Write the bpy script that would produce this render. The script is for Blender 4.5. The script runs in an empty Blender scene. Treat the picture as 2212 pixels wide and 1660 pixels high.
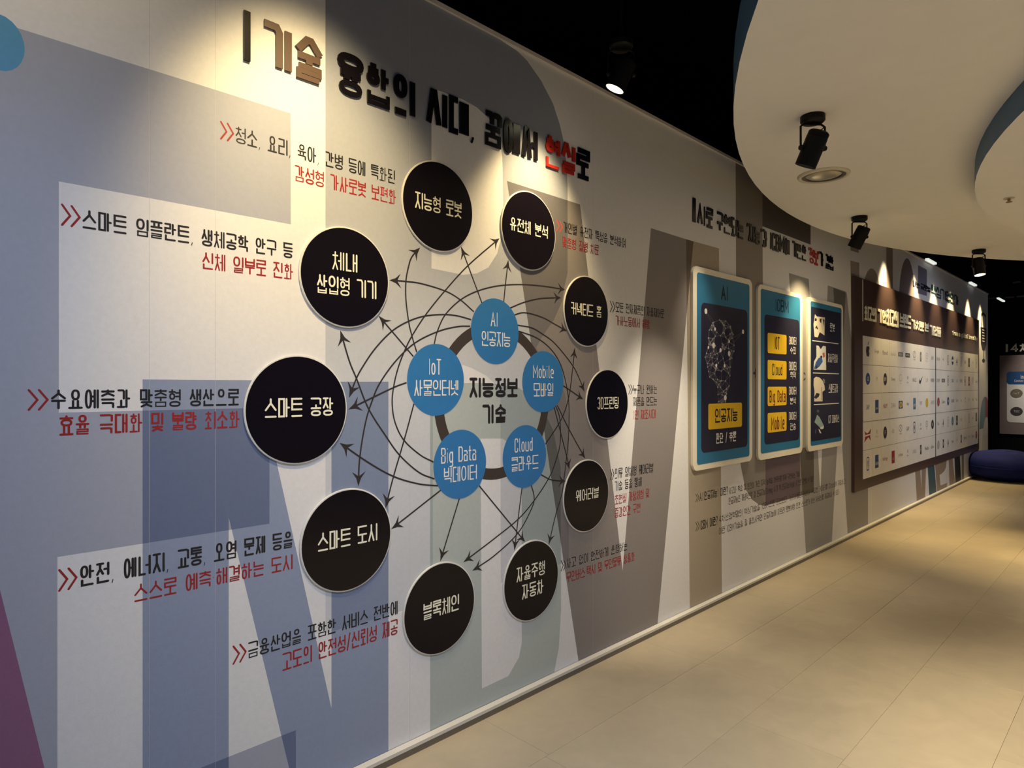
import bpy, math, random
from mathutils import Vector, Matrix
from mathutils.geometry import delaunay_2d_cdt
random.seed(7)
C = bpy.context.scene.collection
R2 = math.sqrt(0.5)
D, H, FPX = 2.183, 1.5, 1403.0          # camera distance from the left wall, eye height, focal length (2212 px frame)

# ------------------------------------------------------------------ camera, world, lights, exposure
cam = bpy.data.cameras.new('camera'); co = bpy.data.objects.new('camera', cam); C.objects.link(co)
cam.sensor_width = 36; cam.lens = 36*FPX/2212; cam.shift_y = 3/2212; cam.clip_start = 0.05
co.location = (D, 0, H); co.rotation_euler = (math.pi/2, 0, math.radians(45))
bpy.context.scene.camera = co
sc = bpy.context.scene
sc.view_settings.view_transform = 'Standard'; sc.view_settings.look = 'None'
sc.view_settings.exposure = 0.0; sc.view_settings.gamma = 1; sc.view_settings.use_curve_mapping = False
w = bpy.data.worlds.new('world'); sc.world = w; w.use_nodes = True
w.node_tree.nodes['Background'].inputs[0].default_value = (0.62, 0.72, 1.0, 1)
w.node_tree.nodes['Background'].inputs[1].default_value = 0.15
WARM = (1.0, 0.74, 0.36); COOL = (0.60, 0.74, 1.0); FLOORW = (1.0, 0.86, 0.64); WARM2 = (1.0, 0.84, 0.60)
def spot(loc, aim, power, angle, blend=0.6, col=WARM, rad=0.03):
    l = bpy.data.lights.new('spot', 'SPOT'); l.energy = power; l.color = col
    l.spot_size = math.radians(angle); l.spot_blend = blend; l.shadow_soft_size = rad
    o = bpy.data.objects.new('spot', l); C.objects.link(o); o.location = loc
    o.rotation_euler = Vector(aim).to_track_quat('-Z', 'Y').to_euler()
def area(loc, aim, power, sx, sy, col):
    l = bpy.data.lights.new('area', 'AREA'); l.shape = 'RECTANGLE'; l.size = sx; l.size_y = sy
    l.energy = power; l.color = col
    o = bpy.data.objects.new('area', l); C.objects.link(o); o.location = loc
    o.rotation_euler = Vector(aim).to_track_quat('-Z', 'Y').to_euler()
# wall washers in the gap between wall and canopy
spot((0.80, 1.05, 3.25), (-0.80, 0.12, -1.18), 190, 60, 1.0, WARM, 0.06)
spot((0.60, -0.05, 3.25), (-0.45, 0.25, -0.6), 22, 100, 1.0, WARM2, 0.1)  # weak broad fill added for the upper left wall, not a washer
spot((0.30, 2.33, 2.93), (-0.30, -0.02, -0.95), 105, 76, 1.0, WARM, 0.04)
spot((0.26, 3.85, 2.80), (-0.04, 0.05, -1), 80, 50, 1.0, WARM2)
spot((0.34, 5.05, 2.60), (-0.02, 0.0, -1), 70, 50, 1.0, WARM2)
for y, p in ((8.04, 150), (9.28, 160), (10.25, 90), (11.25, 75), (12.45, 120), (13.45, 110)):
    spot((0.22, y, 3.12), (-0.15, 0, -0.99), p*1.5, 60, 0.9, WARM, 0.04)
# canopy heads
spot((0.955, 3.24, 2.56), (-0.50, 0.12, -0.85), 125, 46, 0.9, WARM2)
spot((0.42, 5.62, 2.57), (-0.46, 0.05, -0.88), 80, 82, 0.9)
spot((0.957, 7.548, 2.555), (0.1, -0.1, -1), 330, 62, 0.9)
# unseen fill spots, mostly cool, added to brighten the wall and logo tiles
spot((1.7, -0.1, 3.3), (-0.46, 0.20, -1.0), 150, 84, 1.0, COOL, 0.3)
spot((1.9, 1.75, 2.7), (-0.65, 0.10, -0.83), 90, 84, 1.0, COOL, 0.3)
spot((2.6, 9.6, 2.6), (-0.9, 0.1, -0.42), 110, 80, 1.0, (0.86, 0.9, 1.0), 0.2)
spot((2.3, 5.6, 2.6), (-0.85, 0.1, -0.60), 40, 80, 1.0, (1.0, 0.92, 0.8), 0.2)
# beyond the frame's right: downlight of the bright floor patch, two added for bounce
spot((2.2, 3.3, 2.62), (0.02, 0, -1), 320, 78, 1.0, FLOORW, 0.06)
spot((3.4, 6.2, 2.62), (0, 0, -1), 560, 95, 1.0, FLOORW, 0.06)
spot((3.6, 1.6, 2.62), (-0.1, 0, -1), 500, 100, 1.0, FLOORW, 0.06)

# ------------------------------------------------------------------ materials
MATS = {}
def mat(name, col, rough=0.6, spec=0.5, metal=0.0, noise=0.0, nscale=20.0, bump=0.0, emit=None, attr=False, bscale=200.0, coat=0.0):
    if name in MATS: return MATS[name]
    m = bpy.data.materials.new(name); m.use_nodes = True; nt = m.node_tree; b = nt.nodes['Principled BSDF']
    b.inputs['Roughness'].default_value = rough; b.inputs['Metallic'].default_value = metal
    b.inputs['Specular IOR Level'].default_value = spec
    b.inputs['Coat Weight'].default_value = coat
    src = None
    if attr:
        a = nt.nodes.new('ShaderNodeVertexColor'); a.layer_name = 'Col'; src = a.outputs[0]
    if noise > 0:
        tc = nt.nodes.new('ShaderNodeTexCoord'); n = nt.nodes.new('ShaderNodeTexNoise')
        n.inputs['Scale'].default_value = nscale; n.inputs['Detail'].default_value = 5
        nt.links.new(tc.outputs['Object'], n.inputs['Vector'])
        mr = nt.nodes.new('ShaderNodeMapRange'); mr.inputs['From Min'].default_value = 0.3; mr.inputs['From Max'].default_value = 0.7
        mr.inputs['To Min'].default_value = 1-noise; mr.inputs['To Max'].default_value = 1+noise
        nt.links.new(n.outputs['Fac'], mr.inputs['Value'])
        mx = nt.nodes.new('ShaderNodeVectorMath'); mx.operation = 'SCALE'
        if src: nt.links.new(src, mx.inputs[0])
        else: mx.inputs[0].default_value = col[:3]
        nt.links.new(mr.outputs[0], mx.inputs['Scale']); src = mx.outputs[0]
    if src: nt.links.new(src, b.inputs['Base Color'])
    else: b.inputs['Base Color'].default_value = (*col[:3], 1)
    if bump > 0:
        tc = nt.nodes.new('ShaderNodeTexCoord'); n2 = nt.nodes.new('ShaderNodeTexNoise'); n2.inputs['Scale'].default_value = bscale
        bp = nt.nodes.new('ShaderNodeBump'); bp.inputs['Strength'].default_value = bump; bp.inputs['Distance'].default_value = 0.002
        nt.links.new(tc.outputs['Object'], n2.inputs['Vector']); nt.links.new(n2.outputs['Fac'], bp.inputs['Height'])
        nt.links.new(bp.outputs[0], b.inputs['Normal'])
    if emit:
        b.inputs['Emission Color'].default_value = (*emit[:3], 1); b.inputs['Emission Strength'].default_value = emit[3]
    MATS[name] = m; return m
M_mural = mat('mural_paper', (1,1,1), 0.55, 0.3, attr=True, noise=0.025, nscale=60, bump=0.12)
M_black = mat('black_ink', (0.008, 0.008, 0.012), 0.5)
M_red = mat('red_ink', (0.30, 0.012, 0.015), 0.5)
M_line = mat('line_ink', (0.022, 0.018, 0.020), 0.5)
M_ring = mat('ring_ink', (0.045, 0.034, 0.032), 0.5)
M_blue = mat('blue_ink', (0.022, 0.18, 0.47), 0.5, noise=0.03)
M_white = mat('white_ink', (0.80, 0.80, 0.78), 0.5)
M_title = mat('black_acrylic', (0.006, 0.005, 0.008), 0.22, 0.4)
M_titleb = mat('brown_acrylic', (0.105, 0.068, 0.052), 0.35, 0.5)
M_titler = mat('red_acrylic', (0.42, 0.022, 0.012), 0.32, 0.5)
M_face = mat('black_disc_face', (0.004, 0.0025, 0.006), 0.26, 0.22)
M_foam = mat('white_foam_board', (0.72, 0.72, 0.70), 0.6)
M_cream = mat('cream_board', (0.82, 0.78, 0.66), 0.5, noise=0.02)
M_teal = mat('teal_print', (0.026, 0.18, 0.36), 0.4)
M_navy = mat('navy_print', (0.022, 0.022, 0.050), 0.35)
M_yellow = mat('yellow_print', (0.80, 0.52, 0.02), 0.4)
M_dull = mat('navy_letter', (0.012, 0.035, 0.07), 0.4)
M_maroon = mat('maroon_letter', (0.16, 0.012, 0.01), 0.4)
M_brown = mat('brown_satin_board', (0.072, 0.043, 0.040), 0.40, 0.5, noise=0.06, nscale=40)
M_tile = mat('white_logo_tile', (0.74, 0.73, 0.71), 0.45, noise=0.02)
M_metal = mat('black_lamp_metal', (0.004, 0.004, 0.004), 0.5, 0.2)
M_lens = mat('lit_lens', (1, 0.95, 0.8), 0.4, emit=(1.0, 0.93, 0.62, 3.0))
M_tube = mat('lit_tube', (1, 1, 1), 0.4, emit=(0.85, 0.92, 0.85, 0.8))
M_canopy = mat('canopy_paint', (0.78, 0.785, 0.80), 0.7, 0.3, noise=0.015, nscale=8, bump=0.15, bscale=90)
M_fascia = mat('canopy_blue_edge', (0.055, 0.13, 0.24), 0.6)
M_ceil = mat('black_ceiling_paint', (0.0012, 0.0012, 0.0014), 0.95, 0.05)
M_dark = mat('black_wall_paint', (0.004, 0.004, 0.005), 0.9, 0.1)
M_rail = mat('pale_rail', (0.60, 0.58, 0.55), 0.5)
M_skirt = mat('skirting_front', (0.16, 0.14, 0.11), 0.45)
M_skirt2 = mat('skirting_top', (0.70, 0.68, 0.62), 0.5)  # pale tone puts the overhead light into the skirting's top
M_cush = mat('blue_cushion_cloth', (0.010, 0.018, 0.14), 0.8, 0.2, noise=0.15, nscale=9, bump=0.3)
M_board2 = mat('mauve_board', (0.24, 0.19, 0.19), 0.5, noise=0.05)
M_chrome = mat('pale_bezel', (0.60, 0.56, 0.47), 0.35, 0.5)
M_glass = mat('diffuser', (0.45, 0.42, 0.36), 0.2, 0.5, metal=0.3)

# ------------------------------------------------------------------ mesh helpers
LOC = {}
class G:
    def __init__(s): s.v = []; s.f = []; s.m = []
    def add(s, v, f, mi=0):
        n = len(s.v); s.v += [tuple(p) for p in v]; s.f += [tuple(i+n for i in q) for q in f]; s.m += [mi]*len(f); return s
def box(g, a, b, mi=0):
    x0,y0,z0 = a; x1,y1,z1 = b
    v = [(x0,y0,z0),(x1,y0,z0),(x1,y1,z0),(x0,y1,z0),(x0,y0,z1),(x1,y0,z1),(x1,y1,z1),(x0,y1,z1)]
    g.add(v, [(0,3,2,1),(4,5,6,7),(0,1,5,4),(1,2,6,5),(2,3,7,6),(3,0,4,7)], mi); return g
def empty(name, loc, label=None, cat=None, group=None):
    o = bpy.data.objects.new(name, None); C.objects.link(o); o.location = loc; LOC[o] = Vector(loc)
    if label: o['label'] = label
    if cat: o['category'] = cat
    if group: o['group'] = group
    return o
def mk(name, g, mats, parent=None, label=None, cat=None, group=None, kind=None, smooth=False, colors=None):
    if not isinstance(mats, (list, tuple)): mats = [mats]
    if parent is not None: loc = LOC[parent]
    else:
        xs = [p[0] for p in g.v]; ys = [p[1] for p in g.v]; zs = [p[2] for p in g.v]
        loc = Vector(((min(xs)+max(xs))/2, (min(ys)+max(ys))/2, min(zs)))
    me = bpy.data.meshes.new(name)
    me.from_pydata([(p[0]-loc[0], p[1]-loc[1], p[2]-loc[2]) for p in g.v], [], g.f)
    for m in mats: me.materials.append(m)
    for p, mi in zip(me.polygons, g.m): p.material_index = mi; p.use_smooth = smooth
    if colors is not None:
        ca = me.color_attributes.new('Col', 'FLOAT_COLOR', 'CORNER')
        for i, c in enumerate(colors): ca.data[i].color = (*c, 1)
    me.update()
    o = bpy.data.objects.new(name, me); C.objects.link(o); LOC[o] = loc
    if parent is not None: o.parent = parent
    else: o.location = loc
    if label: o['label'] = label
    if cat: o['category'] = cat
    if group: o['group'] = group
    if kind: o['kind'] = kind
    return o
class Frame:
    def __init__(s, O, R, N): s.O = Vector(O); s.R = Vector(R); s.N = Vector(N); s.Z = Vector((0,0,1))
    def __call__(s, a, z, off=0): return s.O + s.R*a + s.Z*z + s.N*off
WL = Frame((0,0,0), (0,1,0), (1,0,0))
def W(px, py, off=0.0):
    """metric position (along wall, height) of a spot measured in the photograph on the left wall"""
    u = (px-1106)/FPX; d = D-off
    return d*(1+u)/(1-u), H + d/(R2*(1-u))*(833-py)/FPX
def flat(g, fr, poly, off, mi=0, depth=0.0, ccw=True):
    a = sum(poly[i][0]*poly[(i+1)%len(poly)][1]-poly[(i+1)%len(poly)][0]*poly[i][1] for i in range(len(poly)))
    if a < 0: poly = poly[::-1]
    n = len(poly); v = [fr(p[0], p[1], off+depth) for p in poly]; f = [tuple(range(n))]
    if depth > 0:
        v += [fr(p[0], p[1], off) for p in poly]
        for i in range(n):
            j = (i+1) % n; f.append((i, i+n, j+n, j))
    g.add(v, f, mi)
def rrect(a0, a1, z0, z1, r, n=6):
    pts = []
    for cx, cz, t0 in ((a1-r, z1-r, 0), (a0+r, z1-r, 90), (a0+r, z0+r, 180), (a1-r, z0+r, 270)):
        for i in range(n+1):
            t = math.radians(t0+90*i/n); pts.append((cx+r*math.cos(t), cz+r*math.sin(t)))
    return pts
def ellipse(cx, cz, rx, rz, n=48): return [(cx+rx*math.cos(2*math.pi*i/n), cz+rz*math.sin(2*math.pi*i/n)) for i in range(n)]
def ribbon(pts, wd, closed=False, caps=True):
    P = [Vector(p) for p in pts]; n = len(P); L = []; Rr = []
    for i in range(n):
        if closed: a, b = P[i-1], P[(i+1) % n]
        else: a, b = P[max(i-1, 0)], P[min(i+1, n-1)]
        d1 = (P[i]-a); d2 = (b-P[i])
        if d1.length < 1e-9: d1 = d2
        if d2.length < 1e-9: d2 = d1
        d1 = d1.normalized(); d2 = d2.normalized()
        n1 = Vector((-d1.y, d1.x)); n2 = Vector((-d2.y, d2.x)); m = n1+n2
        if m.length < 1e-6: m = n1
        m = m.normalized(); k = max(m.dot(n1), 0.5)
        L.append(P[i]+m*(wd/2/k)); Rr.append(P[i]-m*(wd/2/k))
    v = L+Rr; f = []
    for i in range(n if closed else n-1):
        j = (i+1) % n; f.append((i, i+n, j+n, j))
    if caps and not closed:
        for e, (c, q) in enumerate(((P[0], P[1]), (P[-1], P[-2]))):
            d = (c-q).normalized(); b = math.atan2(d.y, d.x); k0 = len(v)
            v += [c+Vector((math.cos(b+t), math.sin(b+t)))*(wd/2) for t in (-math.pi/2, -math.pi/4, 0, math.pi/4, math.pi/2)]
            f.append(tuple(range(k0, k0+5)))
    return v, f
def put2d(g, fr, v, f, off, mi=0, depth=0.0):
    n = len(v); top = [fr(p[0], p[1], off+depth) for p in v]; faces = []
    for q in f:
        a = sum(v[q[i]][0]*v[q[(i+1) % len(q)]][1]-v[q[(i+1) % len(q)]][0]*v[q[i]][1] for i in range(len(q)))
        faces.append(q if a > 0 else q[::-1])
    if depth > 0:
        cnt = {}
        for q in faces:
            for i in range(len(q)): cnt[(q[i], q[(i+1) % len(q)])] = 1
        bot = [fr(p[0], p[1], off) for p in v]; sides = [(a, a+n, b+n, b) for (a, b) in cnt if (b, a) not in cnt]
        g.add(top+bot, faces+sides, mi)
    else: g.add(top, faces, mi)

# ------------------------------------------------------------------ stroke lettering (Hangul and Latin)
def oval(x0, y0, x1, y1, n=20, e=2.4):
    pts = []
    for i in range(n):
        t = 2*math.pi*i/n; c, s = math.cos(t), math.sin(t)
        pts.append(((x0+x1)/2+(x1-x0)/2*math.copysign(abs(c)**(2/e), c), (y0+y1)/2+(y1-y0)/2*math.copysign(abs(s)**(2/e), s)))
    return ('c', pts)
def L_(*p): return ('o', list(p))
BOLD = [False]
def J(ch):
    if BOLD[0] and ch == 'ㅅ': return [L_((0,0),(.40,.97),(.60,.97),(1,0))]
    if BOLD[0] and ch == 'ㅎ': return [L_((.22,1),(.78,1)), L_((0,.74),(1,.74)), oval(.08,0,.92,.5)]
    if ch == 'ㄱ': return [L_((0,1),(.82,1),(1,.88),(1,0))]
    if ch == 'ㄴ': return [L_((0,1),(0,0),(1,0))]
    if ch == 'ㄷ': return [L_((1,1),(0,1),(0,0),(1,0))]
    if ch == 'ㄹ': return [L_((0,1),(1,1),(1,.52),(0,.52),(0,0),(1,0))]
    if ch == 'ㅁ': return [('c', [(0,0),(1,0),(1,1),(0,1)])]
    if ch == 'ㅂ': return [L_((0,1),(0,0),(1,0),(1,1)), L_((0,.5),(1,.5))]
    if ch == 'ㅅ': return [L_((.5,1),(.5,.62),(0,0)), L_((.5,.62),(1,0))]
    if ch == 'ㅇ': return [oval(0,0,1,1)]
    if ch == 'ㅈ': return [L_((0,1),(1,1)), L_((.5,1),(.5,.5),(0,0)), L_((.5,.5),(1,0))]
    if ch == 'ㅊ': return [L_((.5,1),(.5,.8)), L_((0,.8),(1,.8)), L_((.5,.8),(.5,.45),(0,0)), L_((.5,.45),(1,0))]
    if ch == 'ㅋ': return [L_((0,1),(1,1),(1,0)), L_((0,.52),(1,.52))]
    if ch == 'ㅌ': return [L_((1,1),(0,1),(0,0),(1,0)), L_((0,.5),(1,.5))]
    if ch == 'ㅍ': return [L_((0,1),(1,1)), L_((0,0),(1,0)), L_((.28,1),(.28,0)), L_((.72,1),(.72,0))]
    if ch == 'ㅎ': return [L_((.5,1),(.5,.82)), L_((0,.78),(1,.78)), oval(.1,0,.9,.58)]
    pair = {'ㄲ':'ㄱㄱ','ㄸ':'ㄷㄷ','ㅃ':'ㅂㅂ','ㅆ':'ㅅㅅ','ㅉ':'ㅈㅈ','ㅄ':'ㅂㅅ','ㄶ':'ㄴㅎ','ㄵ':'ㄴㅈ','ㄺ':'ㄹㄱ','ㄼ':'ㄹㅂ','ㅀ':'ㄹㅎ','ㄳ':'ㄱㅅ','ㄻ':'ㄹㅁ'}[ch]
    out = []
    for k, c in enumerate(pair):
        for t, p in J(c): out.append((t, [((.43*x if k == 0 else .57+.43*x), y) for x, y in p]))
    return out
VS = {'ㅏ':[L_((0,0),(0,1)),L_((0,.5),(1.1,.5))],'ㅐ':[L_((0,0),(0,1)),L_((1,0),(1,1)),L_((0,.5),(1,.5))],
 'ㅑ':[L_((0,0),(0,1)),L_((0,.64),(1.1,.64)),L_((0,.36),(1.1,.36))],'ㅓ':[L_((1,0),(1,1)),L_((0,.5),(1,.5))],
 'ㅔ':[L_((.45,0),(.45,1)),L_((.98,0),(.98,1)),L_((0,.5),(.45,.5))],'ㅕ':[L_((1,0),(1,1)),L_((0,.7),(1,.7)),L_((0,.34),(1,.34))],
 'ㅖ':[L_((.45,0),(.45,1)),L_((.98,0),(.98,1)),L_((0,.64),(.45,.64)),L_((0,.38),(.45,.38))],'ㅣ':[L_((1,0),(1,1))],
 'ㅗ':[L_((0,0),(1,0)),L_((.5,0),(.5,1))],'ㅛ':[L_((0,0),(1,0)),L_((.3,0),(.3,1)),L_((.7,0),(.7,1))],
 'ㅜ':[L_((0,1),(1,1)),L_((.5,0),(.5,1))],'ㅠ':[L_((0,1),(1,1)),L_((.3,0),(.3,1)),L_((.7,0),(.7,1))],'ㅡ':[L_((0,0),(1,0))]}
LI = 'ㄱㄲㄴㄷㄸㄹㅁㅂㅃㅅㅆㅇㅈㅉㅊㅋㅌㅍㅎ'; VI = 'ㅏㅐㅑㅒㅓㅔㅕㅖㅗㅘㅙㅚㅛㅜㅝㅞㅟㅠㅡㅢㅣ'
TI = ['']+list('ㄱㄲㄳㄴㄵㄶㄷㄹㄺㄻㄼㄽㄾㄿㅀㅁㅂㅄㅅㅆㅇㅈㅊㅋㅌㅍㅎ')
CMP = {'ㅘ':'ㅗㅏ','ㅙ':'ㅗㅐ','ㅚ':'ㅗㅣ','ㅝ':'ㅜㅓ','ㅞ':'ㅜㅔ','ㅟ':'ㅜㅣ','ㅢ':'ㅡㅣ'}
def thin(st): return [(t+'t', p) for t, p in st]
def inbox(st, x0, y0, x1, y1): return [(t, [(x0+(x1-x0)*x, y0+(y1-y0)*y) for x, y in p]) for t, p in st]
def hangul(c):
    k = ord(c)-0xAC00; ini, vo, fi = LI[k//588], VI[(k % 588)//28], TI[k % 28]; o = []
    if vo in CMP:
        h, v = CMP[vo]; lo = 0 if not fi else .37
        a = .46 if not fi else .62
        o += inbox(J(ini), .06, a+.04, .54, 1)
        if h == 'ㅡ': o += inbox(VS[h], 0, lo, .62, lo+.1)
        else: o += inbox(VS[h], 0, lo, .60, a-.08)
        vx = {'ㅏ': .78, 'ㅐ': .74, 'ㅣ': .9, 'ㅓ': .72, 'ㅔ': .66}[v]
        o += inbox(VS[v], vx, (0 if not fi else .34), 1, 1)
        if fi: o += inbox(J(fi), .08, 0, .96, .24)
    elif vo in 'ㅗㅛㅜㅠㅡ':
        ix = (.0, 1) if ini != 'ㅇ' or BOLD[0] else (.24, .76)
        if not fi:
            if vo == 'ㅡ': o += inbox(J(ini), ix[0], .38 if ini != 'ㅇ' else .55, ix[1], 1)+inbox(VS[vo], 0, 0, 1, 1)
            elif vo in 'ㅗㅛ': o += inbox(J(ini), ix[0], .5, ix[1], 1)+inbox(VS[vo], 0, 0, 1, .40 if ini in 'ㅅㅈㅊㅇ' else .5)
            else: o += inbox(J(ini), ix[0], .56, ix[1], 1)+inbox(VS[vo], 0, 0, 1, .42)
        else:
            o += inbox(J(ini), ix[0], .68, ix[1], 1)
            if vo == 'ㅡ': o += inbox([L_((0,0),(1,0))], 0, .46, 1, .5)
            elif vo in 'ㅗㅛ': o += inbox(VS[vo], 0, .42, 1, .6)
            else: o += inbox(VS[vo], 0, .36, 1, .54)
            o += inbox(thin(J(fi)) if fi in 'ㄹㅂㅁ' or BOLD[0] else J(fi), .04, 0, .96, .28 if BOLD[0] else .25)
    else:
        iw, vx = {'ㅏ': (.50, .76), 'ㅑ': (.50, .76), 'ㅣ': (.62, .98), 'ㅓ': (.52, .66), 'ㅕ': (.52, .62), 'ㅐ': (.42, .68), 'ㅔ': (.42, .52), 'ㅖ': (.42, .52)}[vo]
        if ini in 'ㄱㅋ' and vo in 'ㅓㅕㅔㅖ': iw -= .04
        if not fi: o += inbox(J(ini), 0, 0, iw, 1)+inbox(VS[vo], vx, 0, 1, 1)
        elif BOLD[0]: o += inbox(J(ini), 0, .56, iw, 1)+inbox(VS[vo], vx, .46, 1, 1)+inbox(thin(J(fi)), .04, 0, 1, .30)
        else: o += inbox(J(ini), 0, .44, iw, 1)+inbox(VS[vo], vx, .38, 1, 1)+inbox(thin(J(fi)) if fi in 'ㄹㅂㅁㄼㄻ' else J(fi), .06, 0, .98, .26)
    return o
LAT = {
 'A':(.5,[L_((0,0),(.5,1),(1,0)),L_((.2,.35),(.8,.35))]),'I':(.16,[L_((.5,0),(.5,1))]),'C':(.42,[L_((1,.75),(1,.9),(.8,1),(.2,1),(0,.9),(0,.1),(.2,0),(.8,0),(1,.1),(1,.25))]),
 'B':(.44,[L_((0,.5),(.75,.5),(1,.6),(1,.9),(.8,1),(0,1),(0,0),(.8,0),(1,.1),(1,.4),(.75,.5))]),'M':(.6,[L_((0,0),(0,1),(.5,.35),(1,1),(1,0))]),
 'T':(.46,[L_((0,1),(1,1)),L_((.5,1),(.5,0))]),'E':(.4,[L_((1,1),(0,1),(0,0),(1,0)),L_((0,.5),(.85,.5))]),'D':(.44,[('c',[(0,0),(.75,0),(1,.12),(1,.88),(.75,1),(0,1)])]),'o':(.4,[oval(0,0,1,.72)]),'O':(.44,[oval(0,0,1,1)]),
 'b':(.4,[L_((0,1),(0,0)),oval(0,0,1,.7)]),'d':(.4,[L_((1,1),(1,0)),oval(0,0,1,.7)]),'i':(.14,[L_((.5,0),(.5,.68)),L_((.5,.9),(.5,.96))]),'l':(.2,[L_((.4,1),(.4,.08),(1,0))]),
 'e':(.4,[L_((0,.36),(1,.36),(1,.58),(.75,.7),(.25,.7),(0,.58),(0,.1),(.25,0),(.9,0))]),'g':(.4,[oval(0,0,1,.7),L_((1,.7),(1,-.22),(.8,-.3),(.1,-.3))]),
 'a':(.4,[L_((.05,.7),(.8,.7),(1,.6),(1,0),(.1,0),(0,.1),(0,.32),(.2,.42),(1,.42))]),'t':(.3,[L_((.4,1),(.4,.05),(1,0)),L_((0,.7),(1,.7))]),'u':(.4,[L_((0,.7),(0,.1),(.2,0),(1,0),(1,.7))]),
 'r':(.28,[L_((0,0),(0,.7),(1,.7))]),'n':(.4,[L_((0,0),(0,.7),(.8,.7),(1,.58),(1,0))]),'k':(.4,[L_((0,0),(0,1)),L_((1,.7),(0,.3),(1,0))]),'W':(.66,[L_((0,1),(.25,0),(.5,.7),(.75,0),(1,1))]),
 'S':(.42,[L_((1,.85),(.8,1),(.2,1),(0,.88),(0,.6),(1,.4),(1,.12),(.8,0),(.2,0),(0,.15))]),'s':(.36,[L_((1,.66),(0,.7),(0,.4),(1,.3),(1,0),(0,.02))]),
 'y':(.4,[L_((0,.7),(.5,.05)),L_((1,.7),(.3,-.28))]),'m':(.6,[L_((0,0),(0,.7),(1,.7),(1,0)),L_((.5,.7),(.5,0))]),'f':(.3,[L_((1,1),(.4,.95),(.4,0)),L_((0,.66),(1,.66))]),'p':(.4,[L_((0,.7),(0,-.3)),oval(0,0,1,.7)]),
 'v':(.4,[L_((0,.7),(.5,0),(1,.7))]),'h':(.4,[L_((0,0),(0,1)),L_((0,.7),(1,.66),(1,0))]),'c':(.36,[L_((1,.66),(.2,.7),(0,.6),(0,.1),(.2,0),(1,.04))]),
 '3':(.42,[L_((0,.9),(.2,1),(.8,1),(1,.88),(1,.62),(.6,.52),(1,.42),(1,.12),(.8,0),(.2,0),(0,.12))]),'1':(.2,[L_((0,.8),(.6,1),(.6,0))]),'4':(.5,[L_((.75,0),(.75,1),(0,.28),(1,.28))]),
 '(':(.16,[L_((1,1),(.2,.9),(.2,.1),(1,0))]),')':(.16,[L_((0,1),(.8,.9),(.8,.1),(0,0))]),'?':(.36,[L_((0,.85),(.3,1),(.8,1),(1,.85),(.5,.45),(.5,.3)),L_((.5,.03),(.5,.0))]),
 ',':(.14,[L_((.7,.06),(.2,-.1))]),'.':(.12,[L_((.5,0),(.5,.04))]),'/':(.34,[L_((0,-.05),(1,1.05))]),'·':(.12,[L_((.5,.48),(.5,.53))]),"'":(.1,[L_((.6,1),(.4,.8))]),
 '+':(.5,[L_((0,.5),(1,.5)),L_((.5,.15),(.5,.85))]),'>':(.44,[L_((0,1),(1,.5),(0,0))]),'|':(.1,[L_((.5,-.1),(.5,1.15))])}
def lettering(g, fr, txt, s0, s1, z0, z1, weight, off, mi=0, depth=0.0, gap=.12, caps=True, split=None, cellw=.72):
    """stroke letters from s0 to s1, cap height z0..z1; a colour list in mi picks a material per character"""
    adv = []
    for c in txt:
        if c == ' ': adv.append((.26 if BOLD[0] else .34, None))
        elif '가' <= c <= '힣': adv.append((cellw, hangul(c)))
        else: wd, st = LAT.get(c, LAT['o']); adv.append((wd*(1.25 if BOLD[0] else 1), st))
    tot = sum(a for a, _ in adv)+gap*(len(txt)-1); sx = (s1-s0)/tot; h = z1-z0; wd = weight*h; x = s0; k = 0
    for i, (a, st) in enumerate(adv):
        cw = a*sx
        gg = g if split is None else G()
        m_i = mi[i] if isinstance(mi, (list, tuple)) else mi
        if st:
            wl = min(wd, cw*.34) if len(st) < 7 else min(wd*.82, cw*.25)
            for t, p in st:
                q = [(x+wl/2+px*max(cw-wl, 1e-5), z0+wl/2+py*(h-wl)) for px, py in p]
                v, f = ribbon(q, wl*(.72 if t[-1] == 't' else 1), closed=(t[0] == 'c'), caps=caps); put2d(gg, fr, v, f, off+(k % 16)*.00002, m_i, depth); k += 1
            if split is not None: split(gg, m_i, txt[i])
        elif split is not None: split(None, 0, ' ')
        x += cw+gap*sx
    return g

# ------------------------------------------------------------------ floor
ZF = 0.0
g = G(); box(g, (-3.2, -3.0, -0.12), (9.0, 17.0, -0.004))
fl = mk('floor', g, mat('floor_grout', (0.20, 0.165, 0.115), 0.7), kind='structure')
m = mat('floor_stone', (0.47, 0.385, 0.255), 0.42, 0.42, noise=0.0)
nt = m.node_tree; b = nt.nodes['Principled BSDF']
geo = nt.nodes.new('ShaderNodeNewGeometry'); oi = nt.nodes.new('ShaderNodeObjectInfo')
n1 = nt.nodes.new('ShaderNodeTexNoise'); n1.inputs['Scale'].default_value = 1.6; n1.inputs['Detail'].default_value = 6; n1.inputs['Roughness'].default_value = .62
n2 = nt.nodes.new('ShaderNodeTexNoise'); n2.inputs['Scale'].default_value = 9; n2.inputs['Detail'].default_value = 8; n2.inputs['Distortion'].default_value = 1.2
nt.links.new(geo.outputs['Position'], n1.inputs['Vector']); nt.links.new(geo.outputs['Position'], n2.inputs['Vector'])
cr = nt.nodes.new('ShaderNodeValToRGB'); cr.color_ramp.elements[0].position = .3; cr.color_ramp.elements[1].position = .72
cr.color_ramp.elements[0].color = (0.40, 0.345, 0.245, 1); cr.color_ramp.elements[1].color = (0.54, 0.455, 0.32, 1)
mxn = nt.nodes.new('ShaderNodeMath'); mxn.operation = 'MULTIPLY_ADD'; mxn.inputs[1].default_value = .35; 
mm = nt.nodes.new('ShaderNodeMath'); mm.operation = 'MULTIPLY'; mm.inputs[1].default_value = .65
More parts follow.
